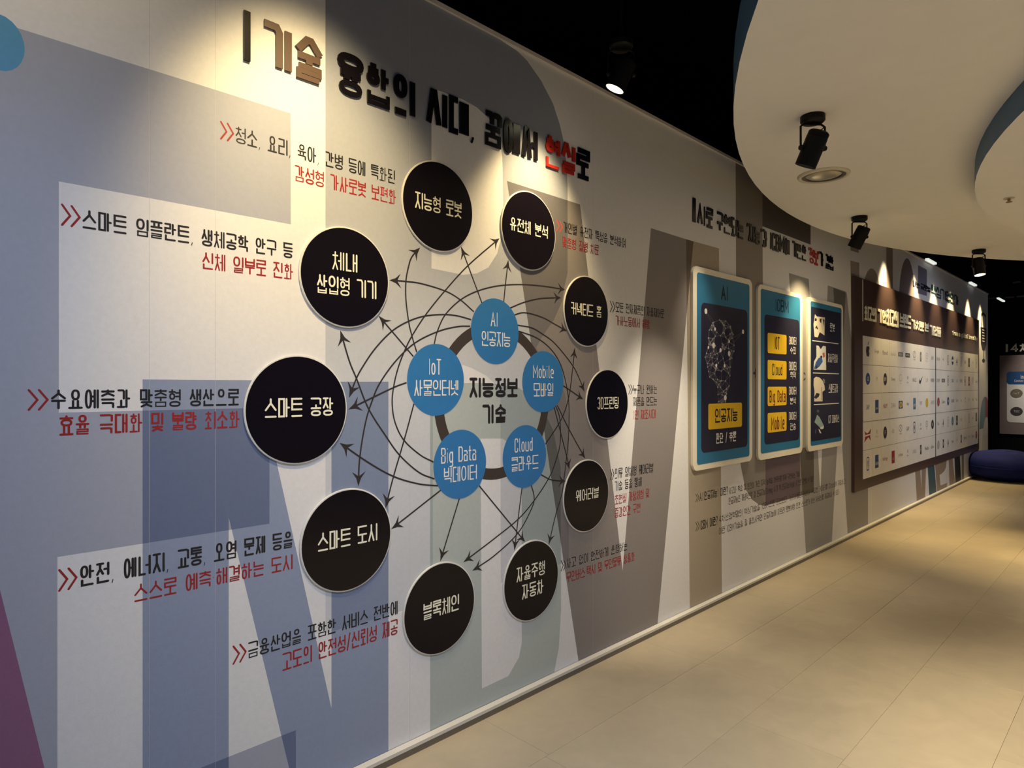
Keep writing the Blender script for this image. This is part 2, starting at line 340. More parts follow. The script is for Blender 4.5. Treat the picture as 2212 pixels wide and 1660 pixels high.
nt.links.new(n1.outputs['Fac'], mm.inputs[0]); nt.links.new(n2.outputs['Fac'], mxn.inputs[0]); nt.links.new(mm.outputs[0], mxn.inputs[2])
rj = nt.nodes.new('ShaderNodeMath'); rj.operation = 'MULTIPLY_ADD'; rj.inputs[1].default_value = .10
nt.links.new(oi.outputs['Random'], rj.inputs[0]); nt.links.new(mxn.outputs[0], rj.inputs[2])
nt.links.new(rj.outputs[0], cr.inputs['Fac']); nt.links.new(cr.outputs['Color'], b.inputs['Base Color'])
rr = nt.nodes.new('ShaderNodeMapRange'); rr.inputs['To Min'].default_value = .36; rr.inputs['To Max'].default_value = .5
nt.links.new(n2.outputs['Fac'], rr.inputs['Value']); nt.links.new(rr.outputs[0], b.inputs['Roughness'])
cnt = 0
tilemesh = {}
for lane in range(-1, 16):
    x0 = -0.005+lane*.4295; offy = (.71, .69, .26, .22)[lane % 4] + (0.0 if lane < 4 else (.3*lane) % .6)
    for k in range(-2, 14):
        y0 = offy+k*1.26
        if y0 > 16.9 or cnt >= 295: continue
        a, e, h = .4295-.0010, 1.26-.0010, .004
        me = tilemesh.get('t')
        if me is None:
            me = bpy.data.meshes.new('floor_tile'); c = .0009
            me.from_pydata([(0,0,-h),(a,0,-h),(a,e,-h),(0,e,-h),(0,0,-c),(a,0,-c),(a,e,-c),(0,e,-c),(c,c,0),(a-c,c,0),(a-c,e-c,0),(c,e-c,0)], [],
                [(0,1,5,4),(1,2,6,5),(2,3,7,6),(3,0,4,7),(4,5,9,8),(5,6,10,9),(6,7,11,10),(7,4,8,11),(8,9,10,11)])
            me.materials.append(m); tilemesh['t'] = me
        o = bpy.data.objects.new('floor_tile', me); C.objects.link(o); o.parent = fl
        o.location = Vector((x0+.0005, y0+.0005, 0))-LOC[fl]; cnt += 1

# ------------------------------------------------------------------ left wall with its printed mural
Z0, Z1, SE = 0.04, 3.115, 14.15
g = G(); box(g, (-0.16, -3.0, 0), (-0.001, SE, Z1)); wall = mk('wall_left', g, M_foam, kind='structure')
def clipz(p): return (p[0], min(max(p[1], Z0), Z1))
PX = lambda *pts: [clipz(W(*p)) for p in pts]
def fl_at(px): s = W(px, 833)[0]; return (s, Z0)
def tp_at(px): s = W(px, 833)[0]; return (s, Z1)
SH = []   # (polygon, colour function multiplying, mode)
def mul(c): return lambda z: c
def add(poly, c, name=None, hole_of=None, rep=False): SH.append(dict(p=poly, c=c if callable(c) else mul(c), name=name, hole=hole_of, rep=rep))
E_ = PX((628,245),(628,485),(127,392),(127,892),(582,881),(582,1132),(124,1204)) + [(W(124,833)[0], W(126,1782)[1])] + PX((639,1578)) + [fl_at(639), (-1.1, Z0), (-1.1, W(628,245)[1])]
add(E_, (.50,.53,.63))
add([(-1.6, 2.2)]+PX((0,1275),(96,1660))+[fl_at(118), (-1.6, Z0)], (.72,.30,.46))
add(ellipse(W(-2,83)[0], W(-2,83)[1]-.01, .055, .075, 24), (.10,.32,.56), rep=True)
add(PX((308,820),(558,822),(716,1531),(716,825),(839,825))+[fl_at(839), fl_at(634)]+PX((624.5,1660),(494,1118))+[fl_at(494), fl_at(308)], (.36,.43,.60))
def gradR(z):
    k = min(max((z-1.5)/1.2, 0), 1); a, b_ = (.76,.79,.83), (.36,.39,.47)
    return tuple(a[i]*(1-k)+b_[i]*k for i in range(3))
Rz = PX((703,1369),(843,1328),(935,1300))
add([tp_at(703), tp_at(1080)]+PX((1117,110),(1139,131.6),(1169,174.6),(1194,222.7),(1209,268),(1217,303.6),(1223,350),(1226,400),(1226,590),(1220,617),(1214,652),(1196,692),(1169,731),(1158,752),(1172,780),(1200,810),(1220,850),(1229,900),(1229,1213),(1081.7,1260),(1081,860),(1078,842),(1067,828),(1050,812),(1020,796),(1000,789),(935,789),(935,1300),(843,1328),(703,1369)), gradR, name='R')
add(PX((932,190),(1000,215),(1030,232),(1060,260),(1078,295),(1085,340),(1087,450),(1082,515),(1074,548),(1055,578),(1030,591),(1000,594),(932,580)), (1,1,1), hole_of='R')
add(PX((929,828),(1060,828),(1120,838),(1165,870),(1195,930),(1211,1010),(1212,1318),(1207,1401),(1197,1457))+[fl_at(1150), fl_at(929)], (.60,.67,.64), name='D')
add(PX((1038,948),(1085,948),(1110,965),(1124,1000),(1127,1050),(1127,1390),(1121,1421),(1098,1461),(1041,1488)), (1,1,1), hole_of='D')
add(PX((1095,391),(1253,442),(1345,1234),(1406,493),(1498,522),(1420.5,1352))+[fl_at(1419), fl_at(1249.5)], (.34,.31,.30))
add(PX((1482,517),(1553,537),(1559.5,1282))+[fl_at(1560), fl_at(1490)], (.52,.45,.35))
add([tp_at(1589), tp_at(1751)]+PX((1751,529),(1647,489),(1650,982),(1758,964),(1758,1063.6),(1652,1093.6),(1640,1091),(1626,1081),(1610,1057),(1600,1006),(1591,900)), (.34,.31,.28))
add([tp_at(1647), tp_at(1751)]+PX((1751,529),(1647,489)), (.42,.40,.42))
add(PX((1653.5,985),(1728,968),(1728,1071),(1653.5,1092)), (.55,.45,.60))
add(PX((1704,590),(1747,603),(1772,1073),(1788,617),(1827,630),(1797,1171))+[fl_at(1796), fl_at(1741)]+PX((1734,1076)), (.42,.42,.41))
add(PX((1800,622),(1829,633),(1842,760),(1849,1000),(1875,1050),(1875,1135))+[fl_at(1875), fl_at(1831)]+PX((1820,980),(1808,760)), (.40,.39,.38))
add(PX((1837,529),(1855,534),(1855,547),(1837,541)), (.35,.30,.26))
add(PX((1837,563),(1856,568),(1857,700),(1839,700)), (.45,.38,.34))
hel = lambda cx, cy, rx, ry: [W(cx+rx*math.cos(math.pi*i/14), cy-ry*math.sin(math.pi*i/14)) for i in range(15)]
add(hel(1882.5, 640, 18.5, 60), (.42,.36,.30))
add([tp_at(1914.5), tp_at(1928.5)]+PX((1928.5,640),(1914.5,636)), (.36,.30,.26))
add(hel(1959, 650, 17, 92), (.26,.21,.21))
add(PX((1983,573),(2002,583),(2002,640),(1983,634)), (.24,.22,.30))
# letters under the logo board and marks at the wall's far end
pv = lambda x, y: (1960+x/9.767, 930+y/9.767)
add(PX(pv(160,800),pv(270,780),pv(295,1250),pv(300,780),pv(395,740),pv(375,1440))+[fl_at(pv(375,0)[0]), fl_at(pv(200,0)[0])], (.40,.32,.25))
add(PX(pv(425,700),pv(565,660),pv(615,1330))+[fl_at(pv(615,0)[0]), fl_at(pv(460,0)[0])], (.05,.13,.17))
add(PX(pv(580,660),pv(835,600),pv(815,780),pv(780,860),pv(720,920),pv(680,945),pv(700,1165),pv(840,1110),pv(835,1215))+[fl_at(pv(835,0)[0]), fl_at(pv(625,0)[0])], (.42,.33,.24))
add(PX(pv(870,560),pv(945,540),pv(1010,1110))+[fl_at(pv(1010,0)[0]), fl_at(pv(890,0)[0])], (.42,.34,.27))
add(PX(pv(990,500),pv(1105,480),pv(1135,1060))+[fl_at(pv(1135,0)[0]), fl_at(pv(1015,0)[0])], (.02,.035,.04))
add(PX(pv(1145,480),pv(1190,460),pv(1195,1020))+[fl_at(pv(1195,0)[0]), fl_at(pv(1145,0)[0])], (.36,.33,.26))
add(PX(pv(1420,380),pv(1505,350),pv(1470,930),pv(1405,940)), (.07,.015,.02))
def half(px, py, rs, rz, left):
    s, z = W(px, py); t0 = math.pi/2 if left else 0
    return [(s, z)]+[(s+rs*math.cos(t0+math.pi/2*i/10), z+rz*math.sin(t0+math.pi/2*i/10)) for i in range(11)]
add(half(2128, 925, .5, .55, True), (.14,.28,.36), rep=True); add(half(2128, 925, .55, .55, False), (.25,.01,.03), rep=True)
s_, z_ = W(2131, 985); add([(s_+.42*math.cos(math.pi*i/12), z_+.69*math.sin(math.pi*i/12)) for i in range(13)], (.62,.62,.62), rep=True)
verts = []; faces = []
def reg(poly):
    a = sum(poly[i][0]*poly[(i+1) % len(poly)][1]-poly[(i+1) % len(poly)][0]*poly[i][1] for i in range(len(poly)))
    if a < 0: poly = poly[::-1]
    n = len(verts); verts.extend(Vector(p) for p in poly); faces.append(list(range(n, n+len(poly))))
reg([(-3.0, Z0), (SE, Z0), (SE, Z1), (-3.0, Z1)])
for s in SH: s['p'] = [(min(max(a, -3.0), SE), min(max(b_, Z0), Z1)) for a, b_ in s['p']]; reg(s['p'])
for zb in (1.5, 2.1, 2.7): reg([(W(703,0)[0]-.001, zb), (W(1229,0)[0]+.001, zb), (W(1229,0)[0]+.001, zb+.002), (W(703,0)[0]-.001, zb+.002)])
vo_, eo_, fo_, _, _, of_ = delaunay_2d_cdt(verts, [], faces, 1, 1e-5)
names = {s['name']: i for i, s in enumerate(SH) if s['name']}
g = G(); cols = []
base = (.75, .755, .78)
for q, src in zip(fo_, of_):
    ids = [i-1 for i in src if 1 <= i <= len(SH)]
    holes = {names[SH[i]['hole']] for i in ids if SH[i]['hole']}
    q = list(q); a = sum(vo_[q[i]].x*vo_[q[(i+1) % len(q)]].y-vo_[q[(i+1) % len(q)]].x*vo_[q[i]].y for i in range(len(q)))
    if a < 0: q = q[::-1]
    g.f.append(tuple(q)); g.m.append(0)
    for vi in q:
        c = list(base)
        for i in sorted(ids):
            if i in holes or SH[i]['hole']: continue
            k = SH[i]['c'](vo_[vi].y)
            if SH[i]['rep']: c = list(k)
            else: c = [c[j]*k[j] for j in range(3)]
        cols.append(tuple(max(x, .004) for x in c))
g.v = [tuple(WL(p.x, p.y, .0001)) for p in vo_]
mk('mural_print', g, M_mural, wall, label='printed wallpaper of huge overlapping grey, blue and taupe letters', colors=cols)
# paper joints as thin grey lines
for px in (465, 885, 1281, 322):
    s = W(px, 800)[0]; g = G(); flat(g, WL, [(s, Z0), (s+.0008, Z0), (s+.0008, Z1), (s, Z1)], .0002)
    mk('paper_joint', g, mat('joint_line', (.50,.50,.50), .8, .05), wall)

# skirting and top rail
g = G(); box(g, (-.005, -3, 0), (.034, SE, .026)); mk('baseboard_left', g, M_skirt, kind='structure')
g = G(); box(g, (0.002, -3, .026), (.035, SE, .040)); mk('trim_1', g, M_skirt2, kind='structure')
g = G(); box(g, (-.16, -3, Z1), (.012, SE+.01, Z1+.018)); box(g, (-.16, -3, Z1+.018), (-.03, SE+.01, Z1+.05)); mk('trim_2', g, M_rail, kind='structure')

# ------------------------------------------------------------------ printed lines of text on the wall
def line(txt, x0, x1, yt, yb, m, weight=.095, off=.0004, name='printed_text', label=None, parent=None, gap=.10, fr=WL, mats=None, mi=0, depth=0, cellw=.72):
    s0, zt = W(x0, yt, off); _, zb = W(x0, yb, off); s1, _ = W(x1, 833, off)
    if name == 'lettering' and ' ' in txt:
        ws = [G()]
        def sw(gg, mi_, ch):
            if gg is None: ws.append(G())
            else: ws[-1].add(gg.v, gg.f)
        lettering(G(), fr, txt, s0, s1, zb, zt, weight, off, mi, gap=gap, depth=depth, cellw=cellw, split=sw)
        for q in ws: o_ = mk(name, q, m, parent)
        return o_
    g = G(); lettering(g, fr, txt, s0, s1, zb, zt, weight, off, mi, gap=gap, depth=depth, cellw=cellw)
    return mk(name, g, mats or m, parent or wall, label=label)
def chev(x0, x1, yt, yb, m, label=None):
    s0, zt = W(x0, yt); _, zb = W(x0, yb); s1, _ = W(x1, 833); g = G(); wd = (zt-zb)*.10; h = (s1-s0)
    for k in (0, 1):
        a = s0+k*h*.5; v, f = ribbon([(a, zt), (a+h*.42, (zt+zb)/2), (a, zb)], wd); put2d(g, WL, v, f, .0004+k*.00005)
    mk('printed_chevrons', g, m, wall, label=label)
B_, R_ = M_black, M_red
chev(477,506,263,300,R_); line('청소, 요리, 육아, 간병 등에 특화된',509,853,272,308,B_)
line('감성형 가사로봇 보편화',637,855,356,391,R_)
chev(134,175,442,486,R_); line('스마트 임플란트, 생체공학 안구 등',178,632,452,493,B_,.11)
line('신체 일부로 진화',437,633,544,581,R_,.10)
chev(62,106,843,886,R_); line('수요예측과 맞춤형 생산으로',110,516,842,885,B_,.11)
line('효율 극대화 및 불량 최소화',128,517,898,942,R_,.105)
chev(128,168,1232,1277,R_); line('안전, 에너지, 교통, 오염 문제 등을',173,632,1224,1269,B_,.11)
line('스스로 예측·해결하는 도시',290,632,1264,1302,R_,.10)
chev(504,533,1397,1435,R_); line('금융산업을 포함한 서비스 전반에',536,859,1389,1424,B_,.10)
line('고도의 안전성/신뢰성 제공',610,859,1413,1451,R_,.095)
M_pink = mat('pale_red_ink', (.55,.06,.05), .5)
chev(1202,1216,476,499,M_pink); line('개인별 유전자 특성을 분석하여',1217,1351,479,502,B_)
line('맞춤형 질병 치료',1215,1293,511,534,R_)
chev(1318,1329,651,674,M_line); line('모든 전자제품의 자율제어로',1330,1434,653,674,B_)
line('가사노동에서 해방',1330,1403,682,703,R_)
chev(1358,1367,832,852,M_line); line('누구나 원하는',1368,1419,832,852,B_)
line('제품을 만드는',1368,1419,859,878,B_); line('1인 제조시대',1368,1416,887,907,R_)
chev(1318,1327,1015,1037,M_line); line('의류 일체형 웨어러블',1328,1411,1013,1035,B_)
line('기술 등을 통해',1328,1386,1041,1062,B_); line('초현실 가상체험 및',1328,1402,1070,1091,R_); line('증강인간 구현',1328,1383,1099,1120,R_)
chev(1212,1223,1212,1234,M_line); line('사고 없이 안전하게 운행하는',1224,1355,1208,1229,B_)
line('무인버스·택시 및 무인물류 상용화',1224,1371,1238,1260,R_)
chev(1503,1510,1068,1085,M_line); line('AI(인공지능) 이란?',1511,1572,1065,1084,B_,.12)
line('사고나 학습 등 인간이 가진 지적 능력을 컴퓨터를 통해 구현하는 기술',1575,1727,1054,1068,M_line)
line('인공지능은 개념적으로 강 인공지능(Strong AI)과 약 인공지능(Weak AI)으로 구분할 수 있다',1574,1757,1076,1091,M_line)
chev(1503,1511,1129,1148,M_line); line('ICBM 이란?',1512,1550,1126,1146,B_,.13)
line('4차산업혁명의 핵심기술을 ICBM으로 표현한다. IoT(사물인터넷)이 수집한 데이터를 Cloud에 저장하고',1553,1826,1115,1130,M_line)
line('이런 ICBM기술을 잘 융합시키면 인공지능에 이르러 로봇처럼 인간 스스로가 하는 서비스를 제공받을 수 있다',1553,1812,1141,1156,M_line)
line('+',1627,1637,793,820,B_,.2,name='printed_plus',label='black plus sign printed between the first two blue panels')
line('>',1736,1743,804,823,B_,.16,name='printed_arrow_sign',label='black pointing bracket printed between the second and third blue panels')
# microphone drawn near the wall's end
s, _ = W(2124.5, 700); g = G()
zt = W(2124, 678)[1]; zb = W(2124, 779)[1]; hh = zt-zb
v, f = ribbon([(s-.20, zb+hh*.72), (s-.19, zt-.03), (s, zt), (s+.19, zt-.03), (s+.20, zb+hh*.72)], .045); put2d(g, WL, v, f, .002)
flat(g, WL, [(s-.26, zb+hh*.70), (s+.26, zb+hh*.70), (s+.24, zb+hh*.36), (s+.1, zb+hh*.22), (s-.1, zb+hh*.22), (s-.24, zb+hh*.36)], .0022)
flat(g, WL, [(s-.02, zb), (s+.02, zb), (s+.02, zb+hh*.25), (s-.02, zb+hh*.25)], .0024); flat(g, WL, ellipse(s, zb, .13, .03, 16), .0026)
for k in range(5): flat(g, WL, [(s-.12, zb+hh*(.40+.06*k)), (s+.1, zb+hh*(.40+.06*k)), (s+.1, zb+hh*(.42+.06*k)), (s-.12, zb+hh*(.42+.06*k))], .003, 1)
mk('printed_microphone', g, [M_black, M_white], wall, label='black microphone silhouette printed at the far end of the wall')

# ------------------------------------------------------------------ the diagram: ring, circles, arrows
sL, sR = W(937, 833)[0], W(1185.5, 833)[0]; rc, rr_ = (sL+sR)/2, (sR-sL)/2; zc = W(1071.8, 1036.4)[1]+rr_
g = G(); n = 72; v = [WL(rc+rr_*math.cos(2*math.pi*i/n), zc+rr_*math.sin(2*math.pi*i/n), .0003) for i in range(n)]+[WL(rc+(rr_-.052)*math.cos(2*math.pi*i/n), zc+(rr_-.052)*math.sin(2*math.pi*i/n), .0003) for i in range(n)]
g.add(v, [(i, (i+1) % n, (i+1) % n+n, i+n) for i in range(n)]); mk('printed_ring', g, M_ring, wall, label='thick dark brown ring printed behind the five blue circles')
def circ(x0, x1, y0, y1, off=0.0):
    a, b_ = W(x0, 833, off)[0], W(x1, 833, off)[0]; c = (a+b_)/2; u = (c-(D-off))/(c+(D-off)); px = 1106+u*FPX
    z = (W(px, y0, off)[1]+W(px, y1, off)[1])/2; return c, z, (b_-a)/2
for (bb, l1, l2, nm) in (((1017,1119.8,646.5,785.7), ('AI',1060,1075.5,674,705), ('인공지능',1040.5,1102,715,747), 'AI'),
    ((879,1001.7,745,897), ('IoT',926,953,775,810), ('사물인터넷',894.7,990,821,856), 'IoT'),
    ((1128,1216.8,761,889), ('Mobile',1151.4,1196,789,817), ('모바일',1153,1195,828,857), 'Mobile'),
    ((1085.7,1179.4,919.8,1053), ('Cloud',1111.7,1150.5,948,978.5), ('클라우드',1105,1163,989,1020), 'Cloud'),
    ((936,1049.6,929.4,1077), ('Big Data',953,1028.5,968.6,1002.6), ('빅데이터',959,1030,1011.7,1045), 'Big Data')):
    c, z, r = circ(*bb); g = G(); flat(g, WL, ellipse(c, z, r, r, 64), .0012)
    o = mk('printed_circle', g, M_blue, wall, label='flat blue circle lettered '+nm)
    for t in (l1, l2): line(t[0], t[1], t[2], t[3], t[4], M_white, .085, .0014, parent=o, name='lettering')
line('지능정보',1014,1118,816,860,B_,.155); line('기술',1042,1093,874.6,917,B_,.155)
def cat(pts, n=10):
    P = [Vector(p) for p in pts]; P = [2*P[0]-P[1]]+P+[2*P[-1]-P[-2]]; out = []
    for i in range(1, len(P)-2):
        for k in range(n):
            t = k/n; out.append(.5*((2*P[i])+(P[i+1]-P[i-1])*t+(2*P[i-1]-5*P[i]+4*P[i+1]-P[i+2])*t*t+(3*P[i]-P[i-1]-3*P[i+1]+P[i+2])*t**3))
    out.append(P[-2]); return out
ARW = [
 [(1041,655),(995.4,532)], [(1088,653.6),(1091.6,616),(1098,561)],
 [(936,998.6),(907,983),(872,951),(853,912),(847,870),(851,832),(860,795),(874,758),(890,726),(919,681),(959,631),(1011,574),(1079,515)],
 [(1023.6,674),(995.4,649),(963,629.7),(911.5,613.5),(876.7,608.5),(841,605.6)],
 [(900,761),(889.8,726.4),(882.5,694.5),(876.7,646.8),(876.7,607.7),(882.5,576),(889.8,555),(907.5,535)],
 [(892.7,770.5),(817.4,682)],
 [(937.5,745),(944.7,716),(962,680),(995,648),(1032,629),(1075.7,618),(1126,615),(1177,619),(1220.4,626)],
 [(1100,666.6),(1133.6,653),(1169.8,645),(1211.7,643.5)], [(1109.7,681),(1133.6,676),(1169.8,685.4),(1198.7,701),(1224.7,715.8)],
 [(1118,702.8),(1148,708.6),(1170,721),(1199,743),(1236.8,790),(1254,824.9),(1262.6,847.6)],
 [(1120.6,715.8),(1160,730.9),(1191,756),(1211.7,790),(1224,835.8),(1229,880),(1228,942),(1222,1003),(1213.8,1065),(1199.4,1116),(1185,1178.6)],
 [(1017.9,691),(989,683),(960,680),(918.7,683),(882.5,694.5),(846.4,716),(810,753.8),(782,795),(768,822),(754,859.5)],
 [(1015.7,705),(989,706),(947.6,716),(897,740.8),(855,780),(820.5,828),(803.6,866.7),(789,915),(777,989.6),(774,1051)],
 [(938.6,1035.4),(904.8,1021),(863.9,984.8),(832.5,941.4),(796,883.6),(770,818.6),(754,779),(735,714)],
 [(878,827),(845,840),(752.5,884.8)], [(894,872.8),(873.5,948.7),(849,1033),(832.5,1099)],
 [(945.8,1049.9),(904.8,1046),(851.8,1030.6),(796,1000),(733.7,957)], [(951.8,1059.5),(844.6,1143.9)], [(992,1077.6),(950.7,1213.7)],
 [(1035,1050),(1134,1171)], [(1127.5,1053),(1119.8,1115),(1111,1190.6)],
 [(1147.5,1049),(1153.6,1073.8),(1149,1096.9),(1119.8,1150.6),(1069,1199.8),(1019.9,1233.6)],
 [(1198,872),(1209,905),(1209.7,958),(1199.4,999),(1185,1034),(1154.3,1081),(1119.8,1121.4),(1069,1163),(1000.7,1215)],
 [(1217,834),(1259.5,863)], [(1197,880.5),(1224,987),(1230,1015.7)], [(1203.5,876),(1230,929.7),(1264,991)],
 [(1178,960),(1211.7,907),(1228,860),(1236.8,796.7),(1241.5,751)], [(1168.7,1026),(1187,1036),(1201.5,1039),(1222,1040)]]
for i, A in enumerate(ARW):
    P = [W(*p) for p in A]; pts = cat(P, 8) if len(P) > 2 else [Vector(p) for p in P]
    tip = pts[-1]; bk = pts[-3] if len(pts) > 3 else pts[0]; d = (tip-bk).normalized(); nn = Vector((-d.y, d.x)); g = G()
    pp = [p for p in pts if (p-tip).length > .035] + [tip-d*.034]
    v, f = ribbon(pp, .0065, caps=False); put2d(g, WL, v, f, .0004+.00002*i)
    hv = [tip, tip-d*.030+nn*.010, tip-d*.056+nn*.030, tip-d*.038, tip-d*.056-nn*.030, tip-d*.030-nn*.010]
    put2d(g, WL, hv, [(0, 1, 3), (1, 2, 3), (0, 3, 5), (3, 4, 5)], .0004+.00002*i+.00001)
    mk('printed_arrow', g, M_line, wall)

# ------------------------------------------------------------------ round black signs
T = .009
DISCS = [((871,1020,351,542), [('지능형 로봇',896.6,997,413,449)], 'round black sign lettered 지능형 로봇 at the top centre of the ring'),
 ((1085,1199,415,583), [('유전체 분석',1101.6,1183.4,468,497)], 'round black sign lettered 유전체 분석 with a violet sheen'),
 ((1220,1313,599,747), [('커넥티드 홈',1233.8,1299,652.4,679)], 'round black sign lettered 커넥티드 홈 at the upper right'),
 ((1268,1356,801,945), [('3D프린팅',1290.8,1336,858.7,884.7)], 'round black sign lettered 3D프린팅, rightmost of the ring'),
 ((1219,1314,996,1147), [('웨어러블',1244,1293,1060.5,1085)], 'round black sign lettered 웨어러블 at the lower right'),
 ((1090,1205,1171,1338), [('자율주행',1116,1177,1228,1259.6), ('자동차',1128,1173.5,1265,1296.6)], 'round black sign lettered 자율주행 자동차 near the bottom'),
 ((874,1024,1218,1411), [('블록체인',914.7,991.5,1306,1342)], 'round black sign lettered 블록체인, lowest of all the discs'),
 ((652,843,1059,1275), [('스마트 도시',686.7,815,1153,1193)], 'round black sign lettered 스마트 도시 at the lower left'),
 ((531,747,773,998), [('스마트 공장',572,719.4,861,903.5)], 'round black sign lettered 스마트 공장, largest and leftmost disc'),
 ((650,838,494,705), [('체내',718,772,542,582), ('삽입형 기기',684.6,813,591.6,633)], 'round black sign lettered 체내 삽입형 기기 at the upper left')]
M_glow = mat('cream_letter', (.86,.85,.70), .45)
for bb, tx, lab in DISCS:
    c, z, r = circ(*bb, off=T)
    root = empty('round_sign', WL(c, z-r, .001), lab, 'sign', 'round black signs of the wall diagram')
    g = G(); flat(g, WL, ellipse(c, z, r+.006, r+.006, 80), .0012, 0, T-.003-.0012); flat(g, WL, ellipse(c, z, r+.004, r+.004, 80), T-.003, 0, .0015)
    mk('backing', g, M_foam, root, label='white foam edge')
    g = G(); flat(g, WL, ellipse(c, z, r, r, 80), T-.0015, 0, .0015); mk('face', g, M_face, root)
    for t in tx: line(t[0], t[1], t[2], t[3], t[4], M_glow, .098, T+.0006, parent=root, name='lettering')

# ------------------------------------------------------------------ raised headings
def heading(txt, x0, x1, yt, yb, redset, lab, bar=None, wt=.165, depth=.007, mats=(M_title, M_titler), gap=.08, cellw=.80, brownset=()):
    BOLD[0] = True; off = .0015; s0, zt = W(x0, yt, off+depth); _, zb = W(x0, yb, off+depth); s1, _ = W(x1, 833, off+depth)
    sb = W(bar[0], 833, off)[0] if bar else s0
    root = empty('raised_heading', WL((sb+s1)/2, zb, .001), lab, 'sign lettering')
    if bar:
        a, b_ = W(bar[0], bar[2], off+depth), W(bar[1], bar[3], off+depth); zl = W(bar[0], bar[3], off+depth)[1]; zl = min(zl, a[1])
        g = G(); flat(g, WL, [(a[0], W(bar[0], bar[3]-3, off+depth)[1]), (b_[0], W(bar[0], bar[3]-3, off+depth)[1]), (b_[0], a[1]), (a[0], a[1])], off, 0, depth); mk('vertical_bar', g, mats[0], root)
    def sp(gg, mi, ch):
        if gg is None: return
        gg.m = [0]*len(gg.m); mk('letter', gg, mats[mi], root, label=(None, 'coloured acrylic letter', 'brown acrylic letter')[mi])
    mi = [1 if i in redset else 2 if i in brownset else 0 for i in range(len(txt))]
    lettering(G(), WL, txt, s0, s1, zb, zt, wt, off, mi, depth, gap, caps=False, split=sp, cellw=cellw)
    BOLD[0] = False; return root
t1 = '기술 융합의 시대, 꿈에서 현실로'
heading(t1, 564, 1275, 37, 140, {t1.index('현'), t1.index('실')}, 'large raised Korean title in black with two red syllables above the ring diagram', bar=(527.6, 541.4, 20.6, 131.6), wt=.155, mats=(M_title, M_titler, M_titleb), brownset=(0, 1))
t2 = "AI로 구현되는 '지능'과 ICBM에 기반한 '정보'가 결합"
heading(t2, 1507, 1801, 439, 484, {t2.index('정'), t2.index('보')}, 'smaller raised black heading starting AI above the three blue panels', bar=(1497.4, 1503.4, 427, 482), wt=.145, depth=.006, gap=.08)
M_tealink = mat('teal_acrylic', (.015,.05,.055), .5)
heading("나는 글로벌", 1973, 2010, 605, 618, set(), 'tiny black heading above the brown logo board', wt=.15, depth=.005, mats=(M_black, M_tealink), gap=.08)
heading("핵심기업인가", 2012, 2071, 614, 639, set(range(6)), 'dark teal heading above the right half of the brown logo board', wt=.15, depth=.005, mats=(M_black, M_tealink), gap=.08)

# ------------------------------------------------------------------ three blue panels
def panel(out, blue, dark, lab):
    th = .020; s0, z1 = W(out[0], out[2], th); s1 = W(out[1], 833, th)[0]; z0 = W(out[0]+7, out[3], th)[1]
    root = empty('info_panel', WL((s0+s1)/2, z0, .001), lab, 'information panel', 'rounded cream framed panels in a row')
    g = G(); flat(g, WL, rrect(s0, s1, z0, z1, .055, 8), .0015, 0, th-.0015); mk('board', g, M_cream, root)
    a0, zt = W(blue[0], blue[2], th); a1 = W(blue[1], 833, th)[0]; zb = W(blue[0]+4, blue[3], th)[1]
    g = G(); flat(g, WL, rrect(a0, a1, zb, zt, .022, 6), th, 0, .0012); mk('teal_face', g, M_teal, root)
    d0, yt = W(dark[0], dark[2], th); d1 = W(dark[1], 833, th)[0]; yb = W(dark[0]+4, dark[3], th)[1]
    g = G(); flat(g, WL, rrect(d0, d1, yb, yt, .04 if dark[4] else .008, 6), th+.0012, 0, .0010); mk('navy_face', g, M_navy, root)
    return root, th+.0024
def ybox(root, off, x0, x1, y0, y1, txt, tb, m=M_line, wt=.11):
    a0, zt = W(x0, y0, off); a1 = W(x1, 833, off)[0]; zb = W(x0, y1, off)[1]
    g = G(); flat(g, WL, rrect(a0, a1, zb, zt, .018, 5), off, 0, .001); o = mk('yellow_label', g, M_yellow, root)
    line(txt, tb[0], tb[1], tb[2], tb[3], m, wt, off+.0016, parent=o, name='lettering')
p1, of1 = panel((1497,1625,573,1018), (1505.4,1618.6,588,1004.5), (1514.5,1614,653,979,1), 'cream framed blue panel headed AI with a dotted head graphic')
line('AI',1557.8,1573.3,616.6,647.8,M_black,.16,of1,parent=p1,name='panel_title'); ybox(p1, of1, 1530,1602.5,873,929,'인공지능',(1544.5,1593,884,914),M_black,.12)
line('판단 / 추론',1547,1590,937,959,M_white,.12,of1,parent=p1,name='lettering')
hp = lambda x, y: W(1380+x/3.192, 480+y/3.192, of1)
outl = [(555,675),(600,682),(632,720),(650,775),(657,850),(656,890),(642,940),(632,1000),(628,1060),(622,1130),(605,1185),(598,1240),(572,1245),(548,1240),(545,1190),(543,1140),(533,1105),(512,1085),(487,1068),(480,1030),(474,1000),(472,975),(457,932),(465,905),(480,865),(478,800),(485,745),(508,695)]
def inside(p, poly):
    c = False; j = len(poly)-1
    for i in range(len(poly)):
        if (poly[i][1] > p[1]) != (poly[j][1] > p[1]) and p[0] < (poly[j][0]-poly[i][0])*(p[1]-poly[i][1])/(poly[j][1]-poly[i][1])+poly[i][0]: c = not c
        j = i
    return c
rnd = random.Random(3); ins = []
while len(ins) < 85:
    p = (rnd.uniform(455, 657), rnd.uniform(675, 1245))
    if inside(p, outl): ins.append(p)
big = [(462,615,9),(525,738,6),(515,850,9),(563,884,7),(622,824,5),(622,907,9),(533,990,6),(591,992,6),(596,1212,9),(718,757,8),(479,865,5)]
nodes = outl+ins+[(b_[0], b_[1]) for b_ in big[1:9]]; g = G(); seen = set()
